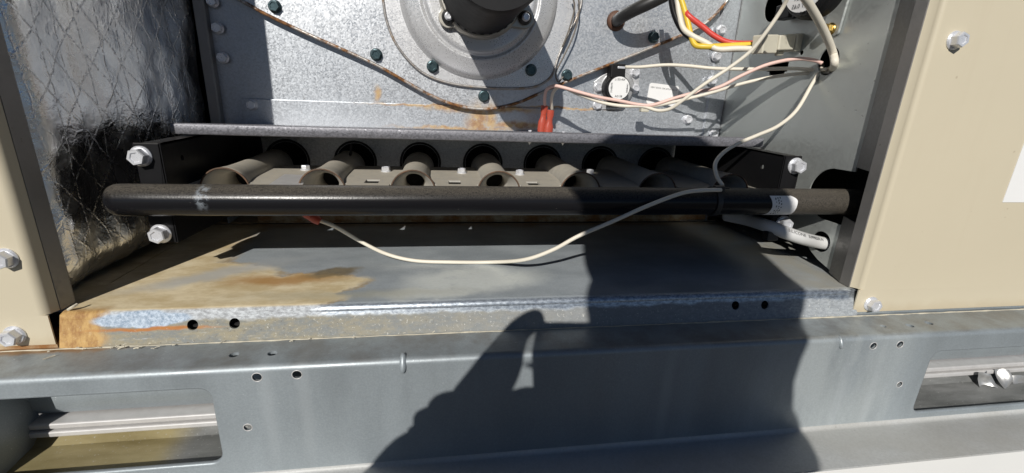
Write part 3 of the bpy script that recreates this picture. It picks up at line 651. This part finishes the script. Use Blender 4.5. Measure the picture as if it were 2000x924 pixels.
# ================================================================== BURNERS
SZ = .0690
bn = thing('burner_assembly', 'row of seven dusty bell-mouthed burner tubes on a flat metal carrier', 'burner', (.3, .15, BZ))
sq = []
for px, py, w_ in ((727,354,.006),(888,356,.0055),(1041,358,.0055)):
    p = P(px, py, z=SZ); sq.append([(p.x-w_, p.y-.008), (p.x+w_, p.y-.008), (p.x+w_, p.y+.008), (p.x-w_, p.y+.008)])
def edge_w(y): return .0198 if y < .0925 else (.0175 if y < .1 else (.0140 if y < .112 else .0130))
ysl = [.0598, .0924, .0926, .0999, .1001, .1119, .1121, .186]; bounds = [.051] + BX + [.553]
for i in range(8):
    L_ = [(bounds[i] + (edge_w(y) if i else 0), y) for y in ysl]; R_ = [(bounds[i+1] - (edge_w(y) if i < 7 else 0), y) for y in ysl]
    hl = [q for q in sq if L_[-1][0] < q[0][0] < R_[-1][0]]
    bm = bmesh.new(); add_sheet(bm, L_[::-1] + R_, hl, .0016, lambda u, v, d: Vector((u, v, SZ-d))); link('carrier_web', bm, M['burner'], bn)
bar_h = []
for px in (638, 773, 902, 1027, 1150):
    p = P(px, 457, z=0); bar_h.append(circ(p.x-.367*.096, p.y-.096, .0013, 10))
sheet('light_stop_bar', [(.052, .0555), (.552, .0555), (.552, .0885), (.052, .0885)], bar_h, .0012, lambda u, v, d: Vector((u, v, .060-d)), M['black'], bn)  # added unseen bar that blocks sun; its pinholes let flecks onto the pan
for q in sq: box('light_stop_tab', (min(c[0] for c in q)-.006, min(c[1] for c in q)-.006, .0570), (max(c[0] for c in q)+.010, max(c[1] for c in q)+.023, .0580), M['burner'], bn, 0)  # added below the square holes to keep sun off the back strip
YB = .0905; BT = .0667
prof = [(.0192,0,0),(.0188,.003,.0005),(.0174,.009,.0016),(.0154,.017,.0030),(.0142,.026,.0040),(.0136,.036,.0045),(.0134,.082,.0045),(.0142,.090,.0035),(.0162,.094,.002),(.0167,.098,.0015),(.0167,.128,.0015),(.0150,.1285,.0015),(.0145,.100,.0015),(.0095,.080,.0045),(.0085,.034,.004),(.0092,.024,.0035),(.0118,.014,.002),(.0160,.005,.0007),(.0184,.0005,0)]
def add_shell(bm, prof, c, seg=40):
    rings = [[bm.verts.new((c[0]+r_*math.cos(2*math.pi*k/seg), c[1]+h_, c[2]+dz+r_*math.sin(2*math.pi*k/seg))) for k in range(seg)] for r_, h_, dz in prof]
    for a, b in zip(rings, rings[1:]+rings[:1]):
        for k in range(seg): bm.faces.new((a[k], a[(k+1)%seg], b[(k+1)%seg], b[k]))
bme = None
for i, x_ in enumerate(BX):
    bm = bmesh.new(); add_shell(bm, prof, (x_, YB, BZ)); o = link('burner_tube', bm, M['burner'], bn, True)
    bm = bmesh.new(); add_tube(bm, [(x_+.0190*math.cos(R(a)), YB, BZ+.0190*math.sin(R(a))) for a in range(0, 361, 10)], .00075, 6, straight=True, cap=False); link('bell_rim', bm, M['burnrim'], o, True)
    bm = bmesh.new(); add_lathe(bm, [(0,.0),(.0088,.0),(.0088,.0012),(0,.0012)], (x_, YB+.045, BZ+.004), (0,1,0), 20); link('throat_shade_disc', bm, M['dark'], o)  # black disc stands in for the shade down the throat
for px, py in ((597,332),(754,335),(902,338),(1015,341),(1152,340),(437,329)):
    p = P(px, py, z=SZ); screw(bn, p, (0,0,1), 'small', .85)
q = [P(*s, z=SZ+.0004) for s in ((521,363),(590,363),(600,342),(556,340))]; bm = bmesh.new(); bm.faces.new([bm.verts.new(c_) for c_ in q]); link('paper_label', bm, M['ledge'], bn)
p = P(683, 290, y=.19); bm = bmesh.new(); add_tube(bm, [(p.x-.0005, .19, BZ+.014), p+Vector((.002, 0, .004))], .0012, 8, straight=True); link('sensor_rod', bm, M['dark'], bn)
YK = .057; kt = P(311, 280, y=YK).z; kb = P(320, 474, y=YK).z
kx0, kx1 = P(258, 280, y=YK).x, P(312, 280, y=YK).x
rx0, rx1 = P(1533, 304, y=YK).x, P(1568, 305, y=YK).x
def bracket(x0, x1, sgn, pts):
    xi = x1 if sgn > 0 else x0; xo = x0 if sgn > 0 else x1
    bk_ = bmesh.new()
    sl2 = rrect(min(x0,x1)+.004, .0605, max(x0,x1)-.004, .064, .0012, 3)
    add_sheet(bk_, [(min(x0,x1), kb), (max(x0,x1), kb), (max(x0,x1), kt), (min(x0,x1), kt)], [sl2], .0016, lambda u, v, d: Vector((u, YK+d, v)))
    o = bevel(link('end_bracket', bk_, M['black'], bn), .0006)
    hole = circ(.083, .090, .0022, 14)
    sheet('side_plate', [(YK, kb), (.20, kb-.006), (.252, kb-.006), (.252, kt), (YK, kt)], [hole], .0014, lambda u, v, d: Vector((xi - sgn*d, u, v)), M['black'], o)
    box('top_return', (min(xi, xi-sgn*.013), YK+.0018, kt-.0014), (max(xi, xi-sgn*.013), YS+.02, kt), M['black'], o, 0)
    for px, py in pts: screw(bn, P(px, py, y=YK), scale=1.08)
bracket(kx0, kx1, 1, ((276,305),(315,456))); bracket(rx0, rx1, -1, ((1553,324),(1528,436)))

# ================================================================== MANIFOLD PIPE
YQ = .042; pr = .0114
pa = P(700, 392.5, y=YQ); pz = (pa.z + P(1400, 392.5, y=YQ).z)/2; px0 = P(213, 390, y=YQ).x
mp = thing('gas_manifold_pipe', 'black glossy gas pipe with dusty top crossing the opening', 'pipe', (.3, YQ, pz))
bm = bmesh.new(); add_lathe(bm, [(0,0),(.0062,.0002),(.0095,.0018),(.0110,.0048),(pr,.0085)] + [(pr, .0085+.02*i) for i in range(1, 33)], (px0, YQ, pz), (1,0,0), 48); link('pipe_body', bm, M['pipe'], mp, True)
for i in range(7):
    bm = bmesh.new(); add_lathe(bm, [(.0050,0),(.0050,.012),(.0036,.020),(.0026,.036),(0,.036)], (BX[i], YQ+.006, pz-.0008), (0,1,0), 12); link('gas_orifice', bm, M['burner'], mp, True)
# paper label wrapped on the pipe (its square code is left plain)
def onpipe(x_, a_, r_=pr+.00025): return Vector((x_, YQ - r_*math.cos(a_), pz + r_*math.sin(a_)))
lx0, lx1 = P(1503, 400, y=YQ-pr).x, P(1557, 400, y=YQ-pr).x
bm = bmesh.new(); rows = []
for j in range(25):
    a_ = R(-72 + 110*j/24); t = j/24; e = lx0 + .003*math.sin(math.pi*t)*1. - .004*(1-t)**3*0 ; f_ = lx1 - .006*(max(0, abs(t-.5)-.28)/.22)**2
    rows.append([bm.verts.new(onpipe(e+(f_-e)*i/8, a_)) for i in range(9)])
for r1, r2 in zip(rows, rows[1:]):
    for i in range(8): bm.faces.new((r1[i], r1[i+1], r2[i+1], r2[i]))
lab = link('paper_label', bm, M['sticker'], mp, True, False)
bm = bmesh.new(); rr = random.Random(5)
for c_, (xx, n_) in enumerate(((.0035, 5), (.0058, 5), (.0080, 7))):
    a_ = -50
    while a_ < 28:
        da = rr.uniform(3, 9); x1_ = lx0+xx+.0028*math.sin(math.pi*(a_+72)/110)
        vs = [bm.verts.new(onpipe(x1_+dx, R(a_+d_), pr+.0004)) for dx, d_ in ((0,0),(.0009,0),(.0009,da),(0,da))]; bm.faces.new(vs); a_ += da + rr.uniform(2, 9 if c_ else 14)
link('print_marks', bm, M['ink'], lab, False, False)
tie = thing('cable_tie', 'black cable tie strapped round the gas pipe holding the white wire', 'cable tie', (P(1408, 390, y=YQ-pr).x, YQ, pz))
tx = P(1408, 390, y=YQ-pr).x
bm = bmesh.new(); add_lathe(bm, [(pr+.0002,-.0022),(pr+.0012,-.0022),(pr+.0012,.0022),(pr+.0002,.0022)], (tx, YQ, pz), (1,0,0), 48, True); auto(link('strap', bm, M['blackrub'], tie))
hd = onpipe(tx, R(62), pr+.002); box('tie_head', hd-Vector((.0042,.003,.0022)), hd+Vector((.0042,.003,.003)), M['blackrub'], tie, .0008)
bm = bmesh.new(); add_tube(bm, [hd+Vector((-.004,0,.0005)), hd+Vector((-.009,-.001,.0002)), hd+Vector((.004,.001,.001)), hd+Vector((.009,0,.0008))], .0009, 6, straight=True); link('tail', bm, M['blackrub'], tie, True)

# ================================================================== WIRES
def wire(name, label, pts, r, mat, cat='wire', seg=8, group=None, n=8):
    q = [P(a_, b_, **k_) for a_, b_, k_ in pts]; bm = bmesh.new(); path = add_tube(bm, q, r, seg, n); o = link(name, bm, M[mat] if isinstance(mat, str) else mat, None, True); tag(o, label, cat, group); return o, path
def ys(pts, y0, y1):
    n = len(pts); return [(a_, b_, {'y': y0+(y1-y0)*i/(n-1)}) for i, (a_, b_) in enumerate(pts)]
yh = hA.y; wr = .0017
G_ = 'thin white wires in front of the back panel'
YW = D-.020
wire('limit_switch_wire', 'white wire from top of the round switch straight to wall hole', ys([(1222,131),(1250,131),(1300,127),(1345,129),(1400,134),(1480,135),(1550,134),(1597,137),(1615,135)], D-.034, yh), wr, 'white', group=G_)
wire('terminal_wire', 'white wire looping up from left red terminal then turning pink towards wall hole', ys([(1064,208),(1064,192),(1068,175),(1082,168),(1100,171),(1135,181),(1170,190),(1210,197),(1245,204),(1275,205),(1320,191),(1365,179),(1405,170),(1450,147),(1500,126),(1555,115),(1590,118),(1606,124)], D-.042, yh-.002), wr, 'pink', group=G_)
wire('terminal_wire', 'white wire from right red terminal climbing to the top edge past the connector', ys([(1078,214),(1077,196),(1082,178),(1096,170),(1130,184),(1175,200),(1215,207),(1255,208),(1285,216),(1310,212),(1335,195),(1375,165),(1425,132),(1466,100),(1497,62),(1527,18),(1543,-14)], D-.036, yh-.02), wr, 'white', group=G_)
wire('terminal_wire', 'white wire dipping under the data sticker and rising to wall hole', ys([(1255,209),(1285,206),(1330,196),(1390,181),(1440,166),(1500,152),(1560,144),(1600,142),(1622,141)], D-.034, yh), wr, 'white', group=G_)
for (px, py, lab_, zz) in ((1064, 206, 'left one of two red crimp terminals hanging over the shelf', 0), (1076, 215, 'right one of two red crimp terminals hanging over the shelf', .004)):
    yy = D-.042 if px == 1064 else D-.036-.012
    a_ = P(px, py, y=yy); bm = bmesh.new()
    add_lathe(bm, [(0,0),(.0036,0),(.0038,.006),(.0030,.0085),(.0034,.013),(.0048,.0165),(.0048,.026),(.0040,.0275),(0,.0275)], (0,0,0), (0,0,-1), 16)
    bmesh.ops.transform(bm, matrix=Matrix.Translation(a_) @ Matrix.Rotation(R(4), 4, 'Y') @ Matrix.Diagonal((1,.62,1,1)), verts=bm.verts)
    t_ = link('crimp_terminal', bm, M['redterm'], None); auto(t_, 35); tag(t_, lab_, 'terminal', 'red crimp terminals')
a_ = P(1258, 211, y=D-.038); o = box('wire_clip', a_-Vector((.0045,.004,.0042)), a_+Vector((.0045,.003,.0042)), M['nylon'], None, .001); o.rotation_euler = (0,0,0); tag(o, 'small milky tie block joining the white wires below the sticker', 'wire clip')
for lb, pts in (('thin brown lead hanging beside the blower housing rim', [(1129,-12),(1131,22),(1121,66),(1102,108),(1086,141),(1090,160),(1100,150)]), ('thin brown lead curving down the right flank of the blower', [(1117,-12),(1122,16),(1112,56),(1098,92)])):
    wire('blower_lead', lb, ys(pts, YI-.012, YI-.006), .0009, 'greywire', group='thin blower leads')
# wire from the hole down to the pipe, then the sagging sensor wire
rise, _ = wire('sensor_wire', 'white wire dropping from wall hole to cable tie on the black pipe', [(1607,128,{'x':.618}),(1601,140,{'x':.600}),(1586,164,{'y':.095}),(1556,215,{'y':.085}),(1520,246,{'y':.078}),(1480,264,{'y':.072}),(1440,281,{'y':.066}),(1412,299,{'y':.060}),(1397,320,{'y':.054}),(1400,344,{'y':.048}),(1411,362,{'y':.040})], .0017, 'white')
wire('sagging_wire', 'pinkish white wire sagging from the pipe onto the floor pan', [(1408,371,{'y':.0325}),(1370,372,{'y':.0295}),(1330,378,{'y':.028}),(1265,402,{'y':.026}),(1200,431,{'y':.026}),(1130,461,{'y':.030}),(1080,488,{'y':.036}),(1025,507,{'y':.046}),(960,512,{'z':.0026}),(880,512,{'z':.0024}),(810,509,{'z':.0024}),(755,496,{'z':.006}),(705,472,{'z':.012}),(655,443,{'y':.088}),(617,428,{'y':.090})], .0017, 'white')
a_ = P(612, 424, y=.09); bm = bmesh.new(); add_lathe(bm, [(0,0),(.0042,0),(.0042,.010),(.0032,.014),(0,.014)], (0,0,0), (.75,-.1,-.5), 14)
bmesh.ops.transform(bm, matrix=Matrix.Translation(a_ + Vector((-.006,0,.004))), verts=bm.verts); o = auto(link('crimp_terminal', bm, M['redterm'])); tag(o, 'red crimp terminal peeking out under the black pipe', 'terminal', 'red crimp terminals')
# thick white cable at upper right
wire('thick_cable', 'thick white cable curving from the pressure switch into the wall hole', [(1566,-12,{'y':.045}),(1580,8,{'y':.050}),(1600,42,{'y':.060}),(1616,75,{'y':.070}),(1627,104,{'y':.077}),(1630,122,{'x':.590}),(1627,133,{'x':.601}),(1621,136,{'x':.620})], .0032, 'white', 'cable', 12)
# motor leads and their connector
lead = [('black','motor_lead','black motor lead in the loop above the connector',[(1309,-12),(1316,25),(1332,58),(1356,78),(1395,94),(1430,96),(1470,94),(1492,93)],.0028),
        ('white','motor_lead','white motor lead twisted with yellow and black leads',[(1322,-12),(1326,25),(1334,55),(1352,70),(1378,83),(1402,96),(1440,95),(1490,96)],.0027),
        ('yellow','motor_lead','yellow motor lead hanging in a tight loop then running to connector',[(1327,-12),(1337,20),(1345,50),(1350,72),(1358,88),(1376,91),(1410,90),(1450,88),(1500,86)],.0027),
        ('red','motor_lead','red motor lead swooping down to the milky connector',[(1338,22),(1346,32),(1372,52),(1395,70),(1420,82),(1450,85),(1495,84)],.0027)]
for i, (mt_, nm, lb, pts, r_) in enumerate(lead): wire(nm, lb, ys(pts, .165-.004*i, .112+.004*i), r_, mt_, group='motor leads')
cn = on_wall(1552, 86); ca = P(1482, 87, y=.112)
cnt = thing('plug_connector', 'milky plastic plug connector at the end of the motor leads', 'connector', ca)
ax = (cn-ca); Lc = ax.length; ax.normalize(); uz = Vector((0,0,1)); uz = (uz-ax*uz.dot(ax)).normalized(); uy = uz.cross(ax)
def cbox(name, s0, s1, hw, hh, off=0.):
    bm = bmesh.new(); add_box(bm, (s0, -hw, -hh+off), (s1, hw, hh+off)); bmesh.ops.transform(bm, matrix=Matrix(((ax.x,uy.x,uz.x,ca.x),(ax.y,uy.y,uz.y,ca.y),(ax.z,uy.z,uz.z,ca.z),(0,0,0,1))), verts=bm.verts); return bevel(link(name, bm, M['nylon'], cnt), .0012, 3)
cbox('plug_body', -.002, Lc*.36, .006, .0082); cbox('socket_body', Lc*.36+.0003, Lc*.8, .0072, .0066, .001); cbox('socket_flange', Lc*.8, Lc, .0085, .008, .001); cbox('latch_tab', Lc*.5, Lc*.68, .002, .0022, -.0082)
# drain hose with grommet
hz, hp_ = wire('drain_hose', 'black rubber hose plugged into the cover and bending to the upper right', [(1203,41,{'y':YC+.002}),(1207,39,{'y':YC-.010}),(1216,32,{'y':YC-.024}),(1240,19,{'y':YC-.038}),(1268,6,{'y':YC-.046}),(1300,-10,{'y':YC-.05})], .0062, 'blackrub', 'hose', 16)
p = P(1203, 41, y=YC); bm = bmesh.new(); add_lathe(bm, [(.004,.0035),(.0075,.0035),(.0095,.0018),(.0105,.0),(.004,-.0)], p, (0,-1,0), 24); o = link('hose_grommet', bm, M['brownrub'], None, True); tag(o, 'rusty brown rubber grommet around the black hose', 'grommet')

# ================================================================== LIMIT SWITCH
ls = P(1207, 173, y=D-.001)
lsw = thing('limit_switch', 'round black thermal switch with white label on the back panel', 'switch', ls)
plq = [P(*q, y=D-.0012) for q in ((1160,160),(1175,148),(1196,137),(1232,134),(1248,140),(1248,172),(1240,182),(1222,186),(1210,206),(1212,212),(1170,214),(1158,205),(1160,190))]
sheet('switch_plate', [(p.x, p.z) for p in plq], [], .0012, lambda u, v, d: Vector((u, D-.0016+d, v)), M['housing'], lsw, .0004)
bm = bmesh.new(); add_lathe(bm, [(.0195,0),(.0195,.002),(.017,.0045),(.0160,.006),(0,.006)], (ls.x-.001, D-.0016, ls.z), (0,-1,0), 40); link('switch_cup', bm, M['housing'], lsw, True)
cy_ = D-.024
lc = P(1209, 172, y=cy_); Rl = abs(P(1209, 150, y=cy_).z-P(1209, 196, y=cy_).z)/2*1.08
bm = bmesh.new(); add_lathe(bm, [(0,0),(Rl*1.08,0),(Rl*1.08,.010),(Rl*.98,.011),(Rl*.98,.0165),(0,.017)], (lc.x, cy_+.017, lc.z), (0,-1,0), 40); auto(link('switch_body', bm, M['motor'], lsw), 40)
bm = bmesh.new(); add_lathe(bm, [(0,.0006),(Rl*.90,.0006),(Rl*.90,0)], (lc.x, cy_, lc.z), (0,-1,0), 40); lb_ = link('round_label', bm, M['sticker'], lsw)
lettering(lb_, 'L150-40F', .0032, lambda u, v: Vector((lc.x+u, cy_-.0009, lc.z+v+Rl*.66)), M['ink'])
lettering(lb_, 'A0108', .0032, lambda u, v: Vector((lc.x+u, cy_-.0009, lc.z+v-Rl*.66)), M['ink'])
lettering(lb_, '3148070', .0030, lambda u, v: Vector((lc.x-v-Rl*.66, cy_-.0009, lc.z+u)), M['ink'])
lettering(lb_, '1008441', .0030, lambda u, v: Vector((lc.x-v+Rl*.70, cy_-.0009, lc.z+u)), M['ink'])
q = P(1208, 144, y=cy_+.004); box('terminal_block', q-Vector((.0085,.0,.0045)), q+Vector((.008,.014,.010)), M['motor'], lsw, .001)
q = P(1213, 132, y=cy_+.004); box('spade_terminal', q-Vector((.004,.001,.0012)), q+Vector((.006,.004,.0012)), M['zincscrew'], lsw, .0005)
for px, py in ((1240,141),(1239,173),(1168,170),(1166,205)): screw(lsw, P(px, py, y=D-.002), kind='small', scale=1.)
q = P(1200, 205, y=D-.010); box('lower_terminal', q-Vector((.008,.001,.003)), q+Vector((.006,.006,.004)), M['motor'], lsw, .001)

# ================================================================== RIGHT WALL FITTINGS
nw = Vector((-1, -.1, 0)).normalized()   # out of the wall
psw = thing('pressure_switch', 'round black pressure switch with white label high on right wall', 'switch', on_wall(1590, 0))
wt = Vector((-.1, .995, 0)).normalized()  # along the wall, inwards
sc_ = on_wall(1612, -40); R0 = (on_wall(1612,-40)-on_wall(1590, 28)).length
pc = P(1598, -26, x=.575); R0 = (pc-P(1590, 38, x=.575)).length
bm = bmesh.new(); add_lathe(bm, [(0,-.006),(R0*.95,-.006),(R0,-.003),(R0,.004),(R0*.93,.006),(R0*.93,.010),(R0*.86,.012),(0,.013)], pc, nw, 56); auto(link('switch_body', bm, M['motor'], psw), 40)
bm = bmesh.new(); add_lathe(bm, [(0,.0136),(R0*.80,.0136),(R0*.80,.0128)], pc, nw, 48); lb_ = link('round_label', bm, M['sticker'], psw)
def onl(u, v): return pc + nw*.0139 - wt*(-u) * -1 + Vector((0,0,v))
for i, s in enumerate(('PF 1024', 'PCT 0.65', 'C 0408')): lettering(lb_, s, .0052, lambda u, v, i=i: pc + nw*.0140 + wt*u*1. + Vector((0,0,v-R0*.36-.0066*i)), M['ink'])
q = [on_wall(*s) for s in ((1520,-30),(1541,36),(1600,36),(1612,60),(1632,72),(1642,66),(1668,-20))]
bm = bmesh.new(); add_sheet(bm, [(p.y, p.z) for p in q], [], .0025, lambda u, v, d: Vector((wx_(u)-.0028+d, u, v))); bevel(link('mount_plate', bm, M['wall'], psw), .0012, 3)
q = on_wall(1556, 28); bm = bmesh.new(); add_box(bm, q+Vector((-.016,-.010,-.005)), q+Vector((-.004,.010,.008))); bevel(link('body_ear', bm, M['motor'], psw), .001)
q = on_wall(1627, 58)+nw*.003; o = screw(psw, q, nw, 'small', 1.0); o.name = 'brass_nut'; bb = SC['small'].copy(); bb.materials.clear(); bb.materials.append(M['brass']); o.data = bb
# white ignition cable with its print
cpts = [P(1418,421,y=.105), P(1462,430,y=.080), P(1504,443,y=.052), P(1556,462,y=.044), hB+Vector((0,0,-.001)), hB+Vector((.03,-.012,-.004))]
rc = .0058; bm = bmesh.new(); cpath = add_tube(bm, cpts, rc, 16, 10); ic = tag(link('ignition_cable', bm, M['whiteb'], None, True), 'thick white ignition cable printed with black letters entering a wall hole', 'cable')
cum = [0.]
for a_, b_ in zip(cpath, cpath[1:]): cum.append(cum[-1]+(b_-a_).length)
def along(s):
    s = max(0, min(cum[-1]-1e-6, s)); i = max(j for j in range(len(cum)) if cum[j] <= s); i = min(i, len(cpath)-2)
    t = (s-cum[i])/(cum[i+1]-cum[i]); return cpath[i].lerp(cpath[i+1], t), (cpath[min(i+2, len(cpath)-1)]-cpath[max(0, i-1)]).normalized()
s_end = cum[40]
def oncable(u, v):
    c_, t_ = along(s_end - .003 + u); side = (CAM-c_); side = (side - t_*side.dot(t_)).normalized(); up = t_.cross(side); up = up if up.z > 0 else -up
    a_ = v/rc + .55; return c_ + (side*math.cos(a_) + up*math.sin(a_))*(rc+.00015)
lettering(ic, 'SILICONE   SUPPRESSION', (.0041), oncable, M['ink'], 'RIGHT')
q = P(1508, 459, y=.050); ck = box('cable_clip', q-Vector((.007,.004,.0045)), q+Vector((.004,.004,.004)), M['blackrub'], None, .001); tag(ck, 'small black clip under the white ignition cable beside the bracket', 'clip')

# ================================================================== THE PHOTOGRAPHER (behind the camera; throws the shadow)
def skin_body(name, nodes, edges, mat, root=0, sub=2):
    me = bpy.data.meshes.new(name); me.from_pydata([n[0] for n in nodes], edges, []); o = bpy.data.objects.new(name, me); COL.objects.link(o)
    sk = o.modifiers.new('skin', 'SKIN'); sk.use_smooth_shade = True
    for i, n in enumerate(nodes):
        v = me.skin_vertices[0].data[i]; v.radius = (n[1], n[1]); v.use_root = i == root
    ss = o.modifiers.new('sub', 'SUBSURF'); ss.levels = sub; ss.render_levels = sub
    bpy.context.view_layer.update(); dg = bpy.context.evaluated_depsgraph_get(); m2 = bpy.data.meshes.new_from_object(o.evaluated_get(dg))
    o.modifiers.clear(); o.data = m2; m2.materials.clear(); m2.materials.append(M[mat]); return o
def Q(a_, b_, y): return (a_ + .367*y, y, b_ - .625*y)
def H(a_, b_, s=-.015):   # a place beside the phone, on the plane of its back
    da = a_ - .36253 + .19*s; db = b_ + .04538 - .288*s
    det = 1.043*1.142 - .1016*.056; r_ = (da*1.142 + .1016*db)/det; u_ = (1.043*db + .056*da)/det
    return tuple(CAM + CR*r_ + CU*u_ + CF*s)
ph = bpy.data.meshes.new('phone'); bm = bmesh.new()
add_box(bm, (-.0378, -.0430, -.0105), (.099, .0219, -.0028)); bmesh.ops.transform(bm, matrix=Matrix(((CR.x,CU.x,CF.x,CAM.x),(CR.y,CU.y,CF.y,CAM.y),(CR.z,CU.z,CF.z,CAM.z),(0,0,0,1))), verts=bm.verts)
o = bevel(link('phone', bm, M['phone']), .0022, 3); tag(o, 'black phone held sideways behind the viewpoint', 'phone')
yy = -.52
N_ = [(Q(.41,-.30,yy-.04), .12), (Q(.415,-.185,yy-.03), .10), (Q(.455,-.125,yy-.01), .072), (Q(.455,-.075,yy), .070), (Q(.461,-.02,yy), .0865), (Q(.450,.03,yy), .0965), (Q(.446,.078,yy), .099), (Q(.426,.122,yy), .084), (Q(.423,.160,yy), .055),   # chest .. crown 0-7
      ((.25,-.60,-.10), .12), ((.25,-.62,-.24), .13),                                                                     # waist, pelvis 8 9
      (Q(.330,-.172,yy-.02), .085), (Q(.235,-.30,-.49), .046), (Q(.205,-.215,-.40), .030), (H(.236,-.142), .025),                    # left arm 10-13
      (Q(.485,-.215,yy-.04), .055), ((.40,-.56,-.10), .045), ((.40,-.42,-.20), .033), ((.37,-.37,-.22), .026),                     # right arm 14-17
      ((.14,-.52,-.30), .085), ((.10,-.36,-.20), .062), ((.12,-.52,-.44), .045), ((.12,-.42,-.475), .032),                   # left leg 18-21
      ((.36,-.52,-.30), .085), ((.42,-.36,-.20), .062), ((.40,-.52,-.44), .045), ((.40,-.42,-.475), .032),                   # right leg
      (H(.262,-.108), .021)]                                                                                            # palm 26
Ed = [(10,9),(9,0),(0,1),(1,2),(2,3),(3,4),(4,5),(5,6),(6,7),(7,8),(1,11),(11,12),(12,13),(13,14),(14,27),(1,15),(15,16),(16,17),(17,18),(10,19),(19,20),(20,21),(21,22),(10,23),(23,24),(24,25),(25,26)]
per = skin_body('person', N_, Ed, 'skin', 10)
tag(per, 'photographer in dark shirt crouching behind the viewpoint with a phone', 'person')
per.data.materials.append(M['shirt']); per.data.materials.append(M['trouser'])
for p in per.data.polygons:
    c_ = p.center
    if c_.z < -.14 and c_.z > -.46: p.material_index = 2
    elif c_.z < .185 and c_.y < -.43: p.material_index = 1
fing = [[(H(.278,-.094), .017), (H(.298,-.066), .0165), (H(.307,-.045), .0142), (H(.306,-.029), .0108), (H(.319,-.0175), .0090), (H(.3285,-.0165), .0078)],
        [(H(.262,-.106), .015), (H(.2655,-.0845), .0155), (H(.285,-.085,-.020), .0105), (H(.312,-.088,-.020), .0085)],
        [(H(.258,-.112), .015), (H(.2515,-.0935), .0152), (H(.272,-.098,-.022), .0105), (H(.305,-.103,-.022), .0085)],
        [(H(.254,-.118), .015), (H(.2445,-.1070), .0145), (H(.262,-.112,-.022), .010), (H(.292,-.118,-.022), .008)],
        [(H(.275,-.112,-.022), .013), (H(.296,-.098,-.026), .011), (H(.318,-.084,-.026), .0095), (H(.334,-.080,-.024), .008)]]
bmj = bmesh.new(); bmj.from_mesh(per.data)
for f_ in fing:
    t_ = skin_body('finger', f_, [(i, i+1) for i in range(len(f_)-1)], 'skin'); bmj.from_mesh(t_.data); bpy.data.objects.remove(t_)
hc = Vector(Q(.447,.03,yy))
for dx, dz in ((-.034,.012),(.034,.012)):   # eyes, nose, ears, mouth on the side that looks at the phone
    r_ = bmesh.ops.create_uvsphere(bmj, u_segments=12, v_segments=8, radius=.012, matrix=Matrix.Translation(hc+Vector((dx,.083,dz))))
bmesh.ops.create_uvsphere(bmj, u_segments=12, v_segments=8, radius=1, matrix=Matrix.Translation(hc+Vector((0,.096,-.016))) @ Matrix.Diagonal((.013,.016,.024,1)))
bmesh.ops.create_uvsphere(bmj, u_segments=12, v_segments=8, radius=1, matrix=Matrix.Translation(hc+Vector((0,.086,-.058))) @ Matrix.Diagonal((.026,.008,.007,1)))
for s_ in (-1, 1): bmesh.ops.create_uvsphere(bmj, u_segments=12, v_segments=8, radius=1, matrix=Matrix.Translation(hc+Vector((.006+s_*.084,-.005,-.03))) @ Matrix.Diagonal((.010,.018,.030,1)))
for ch in ([(H(.258,-.116,-.022), .020), (H(.30,-.122,-.03), .024), (H(.345,-.118,-.035), .024), (H(.38,-.13,-.04), .02)],
           [(Q(.27,-.215,-.55), .065), (Q(.335,-.180,-.56), .085), (Q(.425,-.165,-.555), .095), (Q(.497,-.185,-.56), .075), (Q(.505,-.26,-.56), .06)]):
    t_ = skin_body('mass', ch, [(i, i+1) for i in range(len(ch)-1)], 'skin'); bmj.from_mesh(t_.data); bpy.data.objects.remove(t_)
bmj.to_mesh(per.data); bmj.free()
for p in per.data.polygons:
    c_ = p.center
    p.material_index = 2 if -.46 < c_.z < -.14 else (1 if c_.z < .185 and c_.y < -.43 else 0)
for p in per.data.polygons: p.use_smooth = True
bm = bmesh.new(); bmesh.ops.create_uvsphere(bm, u_segments=32, v_segments=20, radius=1)
bmesh.ops.delete(bm, geom=[v for v in bm.verts if v.co.z < .05], context='VERTS')
bmesh.ops.transform(bm, matrix=Matrix.Translation(Vector(Q(.4285,.088,yy))+Vector((0,-.004,0))) @ Matrix.Diagonal((.0945,.098,.088,1)), verts=bm.verts)
h_ = link('hair', bm, M['blackrub'], per, True)
